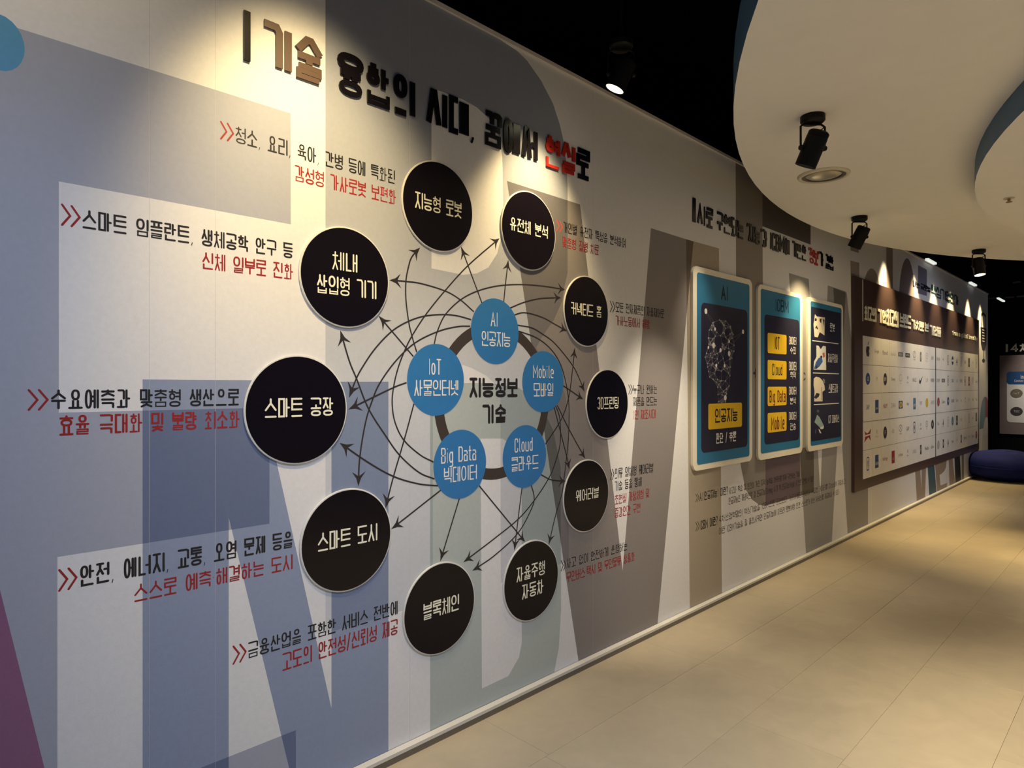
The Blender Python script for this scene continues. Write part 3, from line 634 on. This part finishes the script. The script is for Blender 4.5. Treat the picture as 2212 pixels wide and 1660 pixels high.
for i, p in enumerate(nodes):
    for j in sorted(range(len(nodes)), key=lambda j: (nodes[j][0]-p[0])**2+((nodes[j][1]-p[1])*.6)**2)[1:8]:
        if (j, i) in seen or (i, j) in seen: continue
        seen.add((i, j)); v, f = ribbon([hp(*p), hp(*nodes[j])], .0020, caps=False); put2d(g, WL, v, f, of1+.00004*(len(seen) % 9))
for q in ((505,705),(512,700),(640,800)):
    pass
for a, b_ in (((462,615),(505,700)),((462,615),(520,690)),((718,757),(650,800)),((718,757),(655,830))):
    v, f = ribbon([hp(*a), hp(*b_)], .0016, caps=False); put2d(g, WL, v, f, of1+.0004)
for p in nodes: s, z = hp(*p); flat(g, WL, ellipse(s, z, .006, .006, 8), of1+.0005, 1)
for x, y, r in big: s, z = hp(x, y); flat(g, WL, ellipse(s, z, r*.0021, r*.0021, 14), of1+.0006, 2)
mk('head_graphic', g, [mat('mesh_line', (.24,.24,.28), .5), mat('mesh_node', (.42,.42,.45), .5), M_white], p1, label='head in profile drawn as a mesh of dots and lines')
p2, of2 = panel((1637.6,1733.5,613,994.6), (1643.3,1728,623.7,980), (1651,1726,679,960.6,1), 'cream framed blue panel headed ICBM with four yellow labels')
line('ICBM',1675,1703.6,645,672,M_dull,.12,of2,parent=p2,name='panel_title')
for (y0, y1, t, tb, kr, k1, k2, mm_) in ((719,763,'IOT',(1672.4,1684.3,727,755),'수집',(727,744),(749,765),M_line),(778,819.6,'Cloud',(1668,1690,786,811),'축적',(781.4,800),(803,818),M_line),
    (836,877.7,'Big Data',(1662.5,1697,844,870),'분석',(836,853),(859,874),M_maroon),(893,935.7,'Mobile',(1666,1694.5,901,930),'전송',(891,908),(915,930),M_maroon)):
    ybox(p2, of2, 1658,1698.8,y0,y1,t,tb,mm_)
    line('데이터',1704.4,1720,k1[0],k1[1],M_white,.10,of2,parent=p2,name='lettering'); line(kr,1707,1719,k2[0],k2[1],M_white,.10,of2,parent=p2,name='lettering')
p3, of3 = panel((1744.6,1821,640.7,975.6), (1751,1817.7,650.6,963.5), (1752,1815.5,662.5,953.5,0), 'narrow cream framed blue panel with four small pictures in a column')
for (xa, ya, xb) in ((1754.5,737,1811),(1756,807,1812),(1758,875.6,1812)):
    s0, z = W(xa, ya, of3); s1 = W(xb, 833, of3)[0]; g = G(); flat(g, WL, [(s0, z), (s1, z), (s1, z+.008), (s0, z+.008)], of3); mk('divider_line', g, M_white, p3)
for t, x0, x1, y0, y1 in (('로봇',1793,1803,698,716),('자율주행차',1788.5,1809.7,764,783),('스마트공장',1790,1810,830,849),('ICT 디바이스',1789,1812.6,898,915)):
    line(t, x0, x1, y0, y1, M_white, .10, of3, parent=p3, name='lettering')
q3 = lambda x, y: W(1740+x/4.88, 640+y/4.88, of3)
def pic(polys, lab):
    g = G(); ms = []
    for k, (pp, c) in enumerate(polys):
        m_ = mat('pic_%02x%02x%02x' % tuple(int(255*x) for x in c), c, .5)
        if m_ not in ms: ms.append(m_)
        flat(g, WL, [q3(*p) for p in pp], of3+.0001*k, ms.index(m_))
    mk('small_picture', g, ms, p3, label=lab)
cw_, cb_, ck_ = (.75,.70,.58), (.05,.12,.38), (.03,.03,.04)
pic([([(100,190),(120,215),(205,225),(200,415),(150,380),(130,435),(95,430),(85,300)], cw_), ([(100,230),(120,240),(115,265),(95,262)], ck_), ([(103,330),(118,310),(132,345),(120,352),(115,335),(106,350)], ck_), ([(150,238),(170,240),(165,290),(148,262)], ck_), ([(182,240),(200,250),(196,330)], ck_)], 'picture of a pale robot')
pic([([(85,775),(90,690),(115,640),(115,520),(140,525),(160,560),(185,525),(215,530),(218,780)], (.72,.76,.78)), ([(88,770),(108,700),(135,655),(170,640),(182,690),(150,740),(118,768)], cb_), ([(150,640),(165,625),(178,635),(175,655)], ck_), ([(178,600),(200,595),(205,640),(185,650)], (.55,.14,.12)), ([(112,735),(125,728),(122,760),(110,765)], ck_)], 'picture of a blue car')
pic([([(88,870),(110,850),(150,860),(178,890),(200,940),(205,990),(178,1010),(180,1110),(92,1112),(95,1000),(85,940)], cw_), ([(90,1070),(115,1020),(150,1030),(140,1062),(110,1085)], ck_), ([(168,960),(174,960),(172,1100),(166,1100)], (.30,.28,.24)), ([(180,870),(205,880),(205,920),(185,915)], (.22,.22,.26))], 'picture of a pale cloud of smoke over machinery')
pic([([(122,1250),(150,1280),(195,1370),(150,1385),(95,1330)], (.30,.42,.44)), ([(150,1385),(195,1370),(188,1400),(160,1405)], (.72,.72,.70)), ([(135,1400),(150,1410),(168,1448),(150,1445)], (.70,.70,.70)), ([(125,1195),(148,1205),(140,1230),(115,1225)], (.08,.10,.16)), ([(100,1420),(112,1400),(108,1460)], (.12,.14,.20))], 'picture of a tilted handheld device')

# ------------------------------------------------------------------ logo board
tb_ = .030; b0, bz1 = W(1846, 596, tb_); b1 = W(2115, 833, tb_)[0]; bz0 = W(1852, 1063, tb_)[1]
board = empty('logo_board', WL((b0+b1)/2, bz0, .001), 'long brown wall board covered with rows of white tiles bearing small logos', 'wall board')
g = G(); flat(g, WL, [(b0, bz0), (b1, bz0), (b1, bz1), (b0, bz1)], .0015, 0, tb_-.0015); mk('frame', g, M_brown, board)
tl, tz1 = W(1863.5, 725.4, tb_); tr = W(2112, 833, tb_)[0]; tz0 = W(1868, 1034.6, tb_)[1]; ts = W(2020, 833, tb_)[0]
def fontgeo(txt, s, z, h, wmax, off, g, mi):
    cu = bpy.data.curves.new('t', 'FONT'); cu.body = txt; cu.align_x = 'CENTER'; cu.align_y = 'CENTER'; cu.resolution_u = 1
    ob = bpy.data.objects.new('t', cu); C.objects.link(ob); me = bpy.data.meshes.new_from_object(ob)
    if len(me.vertices):
        xs = [v.co.x for v in me.vertices]; ys = [v.co.y for v in me.vertices]; wd = max(xs)-min(xs); hh = max(ys)-min(ys)
        k = h/max(hh, .3); kx = min(k, wmax/wd); cx = (max(xs)+min(xs))/2; cy = (max(ys)+min(ys))/2
        put2d(g, WL, [Vector(((v.co.x-cx)*kx+s, (v.co.y-cy)*k+z)) for v in me.vertices], [tuple(p.vertices) for p in me.polygons], off, mi)
    bpy.data.objects.remove(ob); bpy.data.curves.remove(cu); bpy.data.meshes.remove(me)
LC = {'k':(.03,.03,.035),'g':(.16,.16,.16),'l':(.40,.39,.37),'b':(.02,.06,.22),'r':(.30,.02,.03),'y':(.55,.40,.03),'t':(.05,.17,.27),'w':(.74,.73,.71)}
LM = {k: mat('logo_ink_'+{'k':'black','g':'grey','l':'pale','b':'blue','r':'red','y':'yellow','t':'teal','w':'white'}[k], c, .5) for k, c in LC.items()}
LK = list(LM)
rows = [
 ['apple','T:Google:g','T:Microsoft:g','T:Coca-Cola:l','B:amazon:g','B:SAMSUNG:k','O:TOYOTA:g','F:f:g','O:Mercedes:l','T:IBM:l','T:NISSAN:l','T:hp:g','V:L:g','P:pepsi:b','A:adidas:k','V:NIVEA:l','T:KIA:g','Q:H:k','T:ups:l','V:3M:l'],
 ['E:GE:b','T:M:l','C:BMW:k','T:Disney:g','O:intel:l','D:cisco:g','T:ORACLE:g','nike','T:L V:k','T:HONDA:k','T:SONY:g','B:VISA:g','V:HSBC:g','T:axa:t','T:dell:l','T:PHILIPS:g','V:R:r','Q:KFC:r','O:vw:g','T:Gucci:k'],
 ['T:SAP:t','Q:pepsi:b','T:H&M:r','T:ZARA:l','Y:IKEA:y','T:ebay:k','Q:AMEX:t','T:UPS:g','E:S:y','T:HERMES:l','E:C:r','T:Canon:k','E:VW:b','T:DANONE:k','T:Ford:k','T:Lego:y','D:ING:b','T:DHL:l','T:Shell:g','T:Visa:g'],
 ['bow','D:J.P.Morgan:l','C:F:k','T:ea:l','O:NESCAFE:g','T:GAP:g','V:8:k','D:AUDI:g','O:NB:g','E:N:k','T:Kia:g','A:star:g','V:T:l','C:L:t','Q:ne:k','T:Dell:g','D:LG:l','V:tiff:l','T:lex:k','Q:Z:k'],
 ['V:UPS:b','Q:AXA:b','T:Kelloggs:r','Q:H:r','T:goldman:g','D:gillette:g','T:LOREAL:l','F:F:k','T:Nestle:k','T:allianz:g','E:P:l','F:B:k','A:sta:g','T:mini:g','T:Hug:l','F:K:k','T:moet:g','T:sprite:l','T:Discov:g','C:T:r']]
nrow = 5; rh = (tz1-tz0)/nrow
for r in range(nrow):
    for c in range(20):
        wl_ = (ts-.012-tl)/10 if c < 10 else (tr-ts-.012)/10
        a0 = tl+c*wl_ if c < 10 else ts+.012+(c-10)*wl_
        zt = tz1-r*rh; e = .0015; prd = .004+.0006*((r*7+c*3) % 3)
        g = G(); ez = .0045 if r else 0; flat(g, WL, [(a0+e, zt-rh), (a0+wl_-e, zt-rh), (a0+wl_-e, zt-ez), (a0+e, zt-ez)], tb_, 0, prd)
        tile = mk('logo_tile', g, M_tile, board)
        s, z, o = a0+wl_/2, zt-rh*.5, tb_+prd+.0006; g = G(); sp = rows[r][c]; wm = wl_*.62; w2 = wl_*.28
        kk = sp.split(':'); mi = LK.index(kk[2]) if len(kk) > 2 else 0; W_ = LK.index('w')
        if sp == 'apple':
            flat(g, WL, [(s+x*.062, z+y*.062) for x, y in [(0,.62),(.35,.78),(.75,.62),(.9,.35),(.62,.05),(.68,-.35),(.9,-.45),(.6,-.95),(.3,-1.05),(0,-.95),(-.3,-1.05),(-.62,-.85),(-.95,-.2),(-.85,.4),(-.5,.75),(-.2,.72)]], o, 0)
            flat(g, WL, [(s-.002, z+.052), (s+.018, z+.062), (s+.034, z+.098), (s+.008, z+.085)], o, 0)
        elif sp == 'nike':
            flat(g, WL, [(s-w2, z+.0), (s-w2*.8, z-.045), (s-w2*.2, z-.05), (s+w2*1.2, z+.055), (s-w2*.2, z-.005), (s-w2*.65, z-.01), (s-w2*.7, z+.02)], o, 0)
        elif sp == 'bow':
            flat(g, WL, [(s-w2*1.3, z+.05), (s-w2*.3, z+.02), (s+w2*.3, z+.03), (s+w2*1.3, z+.07), (s+w2*.9, z), (s+w2*1.1, z-.06), (s+w2*.3, z-.02), (s-w2*.3, z-.03), (s-w2*1.4, z-.07), (s-w2*.9, z)], o, LK.index('r'))
            flat(g, WL, [(s-w2*.9, z-.01), (s+w2*.9, z+.0), (s+w2*.9, z+.014), (s-w2*.9, z+.008)], o+.0003, W_)
        else:
            k0 = kk[0]
            if k0 == 'T': fontgeo(kk[1], s, z, .05, wm, o, g, mi)
            elif k0 == 'S': flat(g, WL, [(s-wm*.5, z-.02), (s-wm*.36, z-.02), (s-wm*.36, z+.02), (s-wm*.5, z+.02)], o, mi); fontgeo(kk[1], s+wm*.12, z, .032, wm*.7, o, g, mi)
            elif k0 == 'B': flat(g, WL, rrect(s-wm*.55, s+wm*.55, z-.025, z+.025, .012, 3), o, mi); fontgeo(kk[1], s, z, .026, wm*.8, o+.0003, g, W_)
            elif k0 == 'D': fontgeo(kk[1], s, z-.03, .024, wm, o, g, mi); fontgeo('|||||', s, z+.025, .04, wm*.7, o, g, mi)
            elif k0 == 'O':
                v, f = ribbon(ellipse(s, z+.02, w2*.75, .038, 20), .007, closed=True); put2d(g, WL, v, f, o, mi); fontgeo(kk[1][0], s, z+.02, .035, w2, o+.0002, g, mi); fontgeo(kk[1], s, z-.045, .018, wm, o, g, mi)
            elif k0 in 'EC':
                flat(g, WL, ellipse(s, z, w2*.85 if k0 == 'E' else w2*.8, .062 if k0 == 'E' else w2*.8, 22), o, mi); fontgeo(kk[1], s, z, .045, w2*1.1, o+.0003, g, W_)
            elif k0 == 'P': flat(g, WL, ellipse(s, z, w2*.8, w2*.8, 20), o, mi); flat(g, WL, [(s-w2*.7, z-.01), (s+w2*.7, z-.018), (s+w2*.7, z+.018), (s-w2*.7, z+.01)], o+.0003, W_)
            elif k0 in 'QY':
                flat(g, WL, [(s-w2*.7, z-.07), (s+w2*.7, z-.07), (s+w2*.7, z+.07), (s-w2*.7, z+.07)] if k0 == 'Q' else [(s-w2, z-.045), (s+w2, z-.045), (s+w2, z+.045), (s-w2, z+.045)], o, mi if k0 == 'Q' else LK.index('b'))
                if k0 == 'Y': flat(g, WL, ellipse(s, z, w2*.85, .036, 20), o+.0003, mi)
                fontgeo(kk[1], s, z-.02*(k0 == 'Q'), .034, w2*1.15, o+.0006, g, W_ if k0 == 'Q' else LK.index('b'))
            elif k0 == 'F': flat(g, WL, [(s-w2*.42, z-.06), (s+w2*.42, z-.06), (s+w2*.42, z+.06), (s-w2*.42, z+.06)], o, mi); fontgeo(kk[1], s, z, .05, w2*.5, o+.0003, g, W_)
            elif k0 == 'V':
                v, f = ribbon(rrect(s-w2*.42, s+w2*.42, z-.065, z+.065, .02, 3), .012, closed=True); put2d(g, WL, v, f, o, mi); fontgeo(kk[1], s, z, .06, w2*.6, o+.0002, g, mi)
            elif k0 == 'A': flat(g, WL, [(s-w2*.5, z-.03), (s+w2*.5, z-.03), (s, z+.06)], o, mi); fontgeo(kk[1], s, z-.05, .022, wm*.8, o, g, mi)
        mk('logo', g, list(LM.values()), tile)
g = G(); flat(g, WL, [(ts+.001, tz0), (ts+.011, tz0), (ts+.011, tz1), (ts+.001, tz1)], tb_, 0, .0075); mk('divider', g, mat('divider_black', (.02,.018,.02), .5), board)
g = G(); sx_, _ = W(1862.5, 833, tb_); flat(g, WL, [(sx_, W(1862.5, 694, tb_)[1]), (sx_+.022, W(1862.5, 694, tb_)[1]), (sx_+.022, bz1-.01), (sx_, bz1-.01)], tb_, 0, .004); mk('white_strip', g, M_rail, board)
ol = tb_+.001
for t, x0, x1, y0, y1, wt in (('최고의',1867,1892,660,691,.17),('기업',1895.6,1914,667,697,.2),('최고의',1915,1940.5,667,703,.19),('브랜드',1943.7,1967,676,706,.17),('가치로',1969,1995,690,711,.2),('본',1998,2005,697,716,.17),('기업들',2008,2032,702,724,.19),('from a global brand by',2057,2111,714,724,.2)):
    line(t, x0, x1, y0, y1, M_glow, wt, ol, parent=board, name='header_letter', depth=.005, cellw=.84, gap=.06)

# ------------------------------------------------------------------ ceiling, canopy, back wall
g = G(); box(g, (-3.2, -3.0, 3.98), (9.0, 17.0, 4.1)); mk('ceiling', g, M_ceil, kind='structure')
YB = 15.9; g = G(); box(g, (-3.2, YB, 0), (9.0, YB+.15, 3.98)); wb = mk('wall_back', g, M_dark, kind='structure')
g = G(); box(g, (-3.35, -3.0, 0), (-3.2, 17, 3.98)); mk('wall_beyond', g, M_dark, kind='structure')
BX = Frame((0, YB, 0), (1,0,0), (0,-1,0))
def WB(px, py):
    u = (px-1106)/FPX; t = YB/(R2*(1+u)); return D-R2*t*(1-u), H+t*(833-py)/FPX
CX, CY = 5.70, 5.38
can = empty('ceiling_canopy', (CX, CY, 2.67), 'huge pale round ceiling canopy with stepped inner disc and blue edges', 'ceiling canopy')
def disc(g, r, z0, z1, mi_u, mi_s, n=160):
    v = [(CX+r*math.cos(2*math.pi*i/n), CY+r*math.sin(2*math.pi*i/n), z) for z in (z0, z1) for i in range(n)]
    g.add(v, [tuple(reversed(range(n)))], mi_u); g.add(v, [tuple(range(n, 2*n))], mi_u)
    g.add(v, [(i, (i+1) % n, (i+1) % n+n, i+n) for i in range(n)], mi_s)
g = G(); disc(g, 5.53, 2.80, 3.02, 0, 1); mk('outer_disc', g, [M_canopy, M_fascia], can)
g = G(); disc(g, 4.36, 2.67, 2.799, 0, 1); mk('inner_disc', g, [M_canopy, M_fascia], can)
for i in range(5):
    a = 2*math.pi*i/5+.4; g = G(); x, y = CX+3.5*math.cos(a), CY+3.5*math.sin(a); box(g, (x-.01, y-.01, 3.02), (x+.01, y+.01, 3.98)); mk('hanger_rod', g, M_metal, can)

# ------------------------------------------------------------------ lamps
def lathe(g, prof, M, n=24, mi=0, capa=True, capb=True):
    v = []
    for r, z in prof:
        for i in range(n): v.append(M @ Vector((r*math.cos(2*math.pi*i/n), r*math.sin(2*math.pi*i/n), z)))
    f = []
    for k in range(len(prof)-1):
        for i in range(n): f.append((k*n+i, k*n+(i+1) % n, (k+1)*n+(i+1) % n, (k+1)*n+i))
    if capa: f.append(tuple(reversed(range(n))))
    if capb: f.append(tuple(range((len(prof)-1)*n, len(prof)*n)))
    g.add(v, f, mi)
def tube(g, pts, r, n=8, mi=0):
    P = [Vector(p) for p in pts]; v = []
    for i, p in enumerate(P):
        d = (P[min(i+1, len(P)-1)]-P[max(i-1, 0)]).normalized(); a = d.orthogonal().normalized(); b_ = d.cross(a)
        if i: # keep frames aligned
            a = (pa-d*pa.dot(d)).normalized(); b_ = d.cross(a)
        pa = a
        for k in range(n): t = 2*math.pi*k/n; v.append(p+a*(r*math.cos(t))+b_*(r*math.sin(t)))
    f = [(i*n+k, i*n+(k+1) % n, (i+1)*n+(k+1) % n, (i+1)*n+k) for i in range(len(P)-1) for k in range(n)]
    f += [tuple(reversed(range(n))), tuple(range((len(P)-1)*n, len(P)*n))]
    g.add(v, f, mi)
def head_matrix(c, aim, side):
    z = -Vector(aim).normalized(); x = Vector(side); x = (x-z*x.dot(z)).normalized(); y = z.cross(x)
    return Matrix(((x.x,y.x,z.x,c[0]),(x.y,y.y,z.y,c[1]),(x.z,y.z,z.z,c[2]),(0,0,0,1)))
def lamp(base, drop, aim, side, lab, r=.049, L=.175, stem=None, dp=.28):
    bx_, by_, bz_ = base
    root = empty('track_spotlight', (bx_, by_, bz_-.2), lab, 'spotlight', 'black cylinder spotlights')
    Mb = Matrix.Translation((bx_, by_, bz_))
    g = G(); lathe(g, [(.048, -.034), (.056, -.026), (.056, -.001)], Mb, 28); 
    if stem: tube(g, [(bx_, by_, bz_-.01), (bx_, by_, stem)], .006)
    mk('ceiling_rose', g, M_metal, root, smooth=False)
    c = Vector((bx_, by_, bz_-drop)); M = head_matrix(c, aim, side)
    g = G(); lathe(g, [(r*.8, L*.46), (r*.96, L*.42), (r*.96, L*.30), (r, L*.29), (r, -L*.50), (r*.93, -L*.50), (r*.90, -L*(dp-.02))], M, 32, capb=True, capa=True); 
    for k in range(4): lathe(g, [(r*.99, L*(.31+.03*k)), (r*.99, L*(.32+.03*k))], M, 32)
    mk('lamp_head', g, M_metal, root)
    g = G(); lathe(g, [(r*.895, -L*dp), (r*.895, -L*(dp-.01))], M, 28); mk('lens', g, M_lens, root)
    sd = (M.to_3x3() @ Vector((1,0,0))); sd = Vector((sd.x, sd.y, 0)).normalized(); top = bz_-.040
    g = G()
    tube(g, [c+sd*(r+.010), c+sd*(r+.012)+Vector((0,0,.02)), Vector((bx_, by_, top-.012))+sd*(r+.012), Vector((bx_, by_, top))+sd*(r-.006), Vector((bx_, by_, top))-sd*(r-.006), Vector((bx_, by_, top-.012))-sd*(r+.012), c-sd*(r+.012)+Vector((0,0,.02)), c-sd*(r+.010)], .0052)
    tube(g, [(bx_, by_, bz_-.03), (bx_, by_, top)], .012); mk('yoke', g, M_metal, root)
    for s_ in (1, -1):
        g = G(); q = Vector((0,0,1)).rotation_difference(sd*s_).to_matrix().to_4x4(); lathe(g, [(.012, 0), (.014, .006), (.010, .016)], Matrix.Translation(c+sd*s_*(r+.003)) @ q, 14); mk('knob', g, M_metal, root)
    back = M @ Vector((0, 0, L*.46)); p0 = Vector((bx_, by_, bz_-.034)); g = G()
    pts = cat([tuple(p0+sd*.02), tuple(p0+sd*.055+Vector((0,0,-.018))), tuple(p0+sd*.03+Vector((0,0,-.04))), tuple(back)], 6)
    tube(g, pts, .0028, 6); mk('cable', g, M_metal, root)
    return c
def cat(pts, n=10):
    P = [Vector(p) for p in pts]; P = [2*P[0]-P[1]]+P+[2*P[-1]-P[-2]]; out = []
    for i in range(1, len(P)-2):
        for k in range(n):
            t = k/n; out.append(.5*((2*P[i])+(P[i+1]-P[i-1])*t+(2*P[i-1]-5*P[i]+4*P[i+1]-P[i+2])*t*t+(3*P[i]-P[i-1]-3*P[i+1]+P[i+2])*t**3))
    out.append(P[-2]); return out
SD = (R2, R2, 0)
lamp((.994, 3.24, 2.80), .155, (-.40, 0, -.9), SD, 'nearest and largest black spotlight tilted on the pale canopy')
lamp((.538, 5.43, 2.80), .155, (-.45, 0, -.88), SD, 'black spotlight tilted at the canopy edge above the blue panels')
lamp((.945, 7.56, 2.80), .160, (.14, -.14, -.98), SD, 'far black spotlight pointing straight down with glowing lens', dp=.485)
lamp((.36, 2.56, 3.14), .155, (-.36, -.22, -.91), SD, 'lone lit spotlight hanging in the dark above the big title', L=.15, stem=3.98, dp=.485)
# recessed speaker-like downlight and sprinkler
dl = empty('round_downlight', (.708, 4.195, 2.79), 'flush round pale downlight in the canopy below the nearest spotlight', 'downlight')
Mt = Matrix.Translation((.708, 4.195, 2.80))
g = G(); lathe(g, [(.150, -.0005), (.146, -.010), (.128, -.014), (.124, -.004)], Mt, 48, capa=False, capb=False); mk('bezel', g, M_chrome, dl, smooth=True)
g = G(); lathe(g, [(.124, -.0005), (.122, -.008), (.104, -.009), (.102, -.003)], Mt, 48, capa=False, capb=False); mk('dark_ring', g, mat('ring_dark', (.06,.05,.04), .5), dl)  # plain dark ring between bezel and diffuser
g = G(); lathe(g, [(.102, -.003), (.085, -.010), (.05, -.014), (.01, -.016)], Mt, 48, capa=False, capb=True); mk('diffuser', g, M_glass, dl, smooth=True)
sp_ = empty('sprinkler_head', (1.51, 5.06, 2.64), 'tiny metal sprinkler head under the inner canopy disc', 'sprinkler')
Ms = Matrix.Translation((1.51, 5.06, 2.67))
g = G(); lathe(g, [(.030, -.0005), (.028, -.005)], Ms, 20); mk('plate', g, M_chrome, sp_)
g = G(); lathe(g, [(.008, -.005), (.008, -.02), (.017, -.024), (.015, -.027)], Ms, 14); mk('nozzle', g, mat('brass', (.30,.20,.10), .35, metal=.8), sp_)
# linear tubes on the black ceiling
for i, (pa, pb) in enumerate((((2002,558),(2020,568)), ((2094,609),(2109,615.5)), ((2155,643),(2169,650)))):
    # hang at 3.9 m
    def CP(px, py, z=3.15):
        u = (px-1106)/FPX; t = (z-H)*FPX/(833-py); return Vector((D-R2*t*(1-u), R2*t*(1+u), z))
    a, b_ = CP(*pa), CP(*pb); xm = (a.x+b_.x)/2; g = G(); box(g, (xm-.018, min(a.y, b_.y), 3.125), (xm+.018, max(a.y, b_.y), 3.15))
    root = empty('tube_light', (xm, (a.y+b_.y)/2, 3.125), ('short linear tube light hung below the black ceiling, nearest to the canopy edge', 'short linear tube light hung below the black ceiling, middle one over the logo board', 'short linear tube light hung below the black ceiling, farthest above the wall end')[i], 'tube light', 'linear tube lights under the black ceiling')
    mk('tube', g, M_tube, root); g = G(); box(g, (xm-.022, min(a.y, b_.y), 3.15), (xm+.022, max(a.y, b_.y), 3.18)); box(g, (xm-.006, (a.y+b_.y)/2-.006, 3.18), (xm+.006, (a.y+b_.y)/2+.006, 3.98)); mk('housing', g, M_metal, root)
g = G();  # grey bars stand in for reflected strip-light streaks on the far wall
for k, (xa, xb, yy) in enumerate(((2136,2156,646),(2172,2191,643.5),(2197,2225,641.5),(2188,2205,611))):
    s0, z = WB(xa, yy); s1, _ = WB(xb, yy-1); g = G(); box(g, (s0, YB-.04, z-.014), (s1, YB-.001, z+.014)); mk('light_streak', g, mat('streak_grey', (.10,.10,.10), .5), wb)

# ------------------------------------------------------------------ back wall board and lettering
bl, bt = WB(2160, 768.4); _, bb_ = WB(2161, 937); br = bl+3.1
bd = empty('far_info_board', BX((bl+br)/2, bb_, .001), 'mauve board with white card on the black far wall at the right edge', 'wall board')
g = G(); flat(g, BX, [(bl, bb_), (br, bb_), (br, bt), (bl, bt)], .001, 0, .03); mk('panel', g, M_board2, bd)
c0, ct = WB(2175.5, 803.5); _, cb = WB(2176, 912.5); c1 = c0+2.3; hm = WB(2175, 831)[1]
g = G(); flat(g, BX, rrect(c0, c1, cb, ct, .06), .031, 0, .004); mk('white_card', g, M_white, bd)
g = G(); flat(g, BX, rrect(c0, c1, hm, ct, .05), .0352, 0, .001); o = mk('blue_band', g, mat('band_blue', (.02,.09,.26), .5), bd)
def btext(txt, s0, s1, z0, z1, m, wt, off, parent, depth=0, name='lettering'):
    g = G(); lettering(g, BX, txt, s0, s1, z0, z1, wt, off, 0, depth, .1); mk(name, g, m, parent)
btext('Industry 4', WB(2205, 815)[0], WB(2250, 815)[0], WB(2205, 819)[1], WB(2205, 810)[1], M_white, .13, .037, o)
btext('Connected system', WB(2192, 825)[0], WB(2245, 825)[0], WB(2192, 825.5)[1], WB(2192, 820.5)[1], M_white, .10, .037, o)
for i in range(5):
    for j in range(2):
        s, z = WB(2196.5, (850, 889)[j]); s += i*.235; r = .085
        g = G(); flat(g, BX, ellipse(s, z, r*1.12, r, 28), .0352, 0, .004)
        o2 = mk('badge', g, [mat('badge_olive', (.20,.18,.13), .5), mat('badge_dark', (.06,.055,.06), .5)][j] if i % 2 == 0 else mat('badge_grey', (.18,.18,.20), .5), bd)
        btext('TEC' if j else 'IoT', s-.045, s+.045, z-.018, z+.018, M_white, .12, .0396, o2)
hs, hz1 = WB(2172.8, 744); _, hz0 = WB(2172.8, 761)
hd = empty('far_heading', BX(hs+.5, hz0, .001), 'white raised 4차 heading above the mauve far board', 'sign lettering')
g = G(); flat(g, BX, [(hs, hz0), (hs+.035, hz0), (hs+.035, hz1), (hs, hz1)], .001, 0, .02); mk('vertical_bar', g, M_glow, hd)
k = [0]
def spl(gg, mi, ch):
    if gg is not None: mk('letter', gg, M_glow, hd)
lettering(G(), BX, '4차 산업혁명', WB(2183.6, 750)[0], WB(2183.6, 750)[0]+1.16, hz0, hz1, .17, .001, 0, .02, .1, split=spl)
spot((1.2, 14.6, 3.4), (0.0, 1.0, -1.25), 330, 66, 0.9, (1.0, 0.88, 0.74))

# ------------------------------------------------------------------ blue floor cushion
ox, oy = .42, 12.85; g = G(); NU, NV = 48, 22; v = []; rn = random.Random(5)
ph = [rn.uniform(0, 6.28) for _ in range(8)]
for j in range(NV+1):
    t = -math.pi/2+math.pi*j/NV
    for i in range(NU):
        a = 2*math.pi*i/NU; c = abs(math.cos(t))**.62; s = math.copysign(abs(math.sin(t))**.85, math.sin(t))
        rr2 = .53*c*(1+.018*math.sin(3*a+ph[0])+.012*math.sin(7*a+ph[1]+2*t)); z = .225+.225*s
        if s > 0: z += .03*math.cos(a-2.2)*c-.035*(1-c)*0
        z *= (1+.02*math.sin(2*a+ph[2]))
        v.append((ox+rr2*math.cos(a), oy+rr2*math.sin(a), max(z, 0.0)))
f = [(j*NU+i, j*NU+(i+1) % NU, (j+1)*NU+(i+1) % NU, (j+1)*NU+i) for j in range(NV) for i in range(NU)]
g.add(v, f); cu = empty('floor_cushion', (ox, oy, 0), 'large dark blue round floor cushion by the end of the mural wall', 'cushion')
mk('cushion_body', g, M_cush, cu, smooth=True)
g = G(); tube(g, [(ox+.535*math.cos(2*math.pi*i/40), oy+.535*math.sin(2*math.pi*i/40), .225+.01*math.cos(2*math.pi*i/40-2.2)) for i in range(41)], .006, 6); mk('seam_piping', g, M_cush, cu)
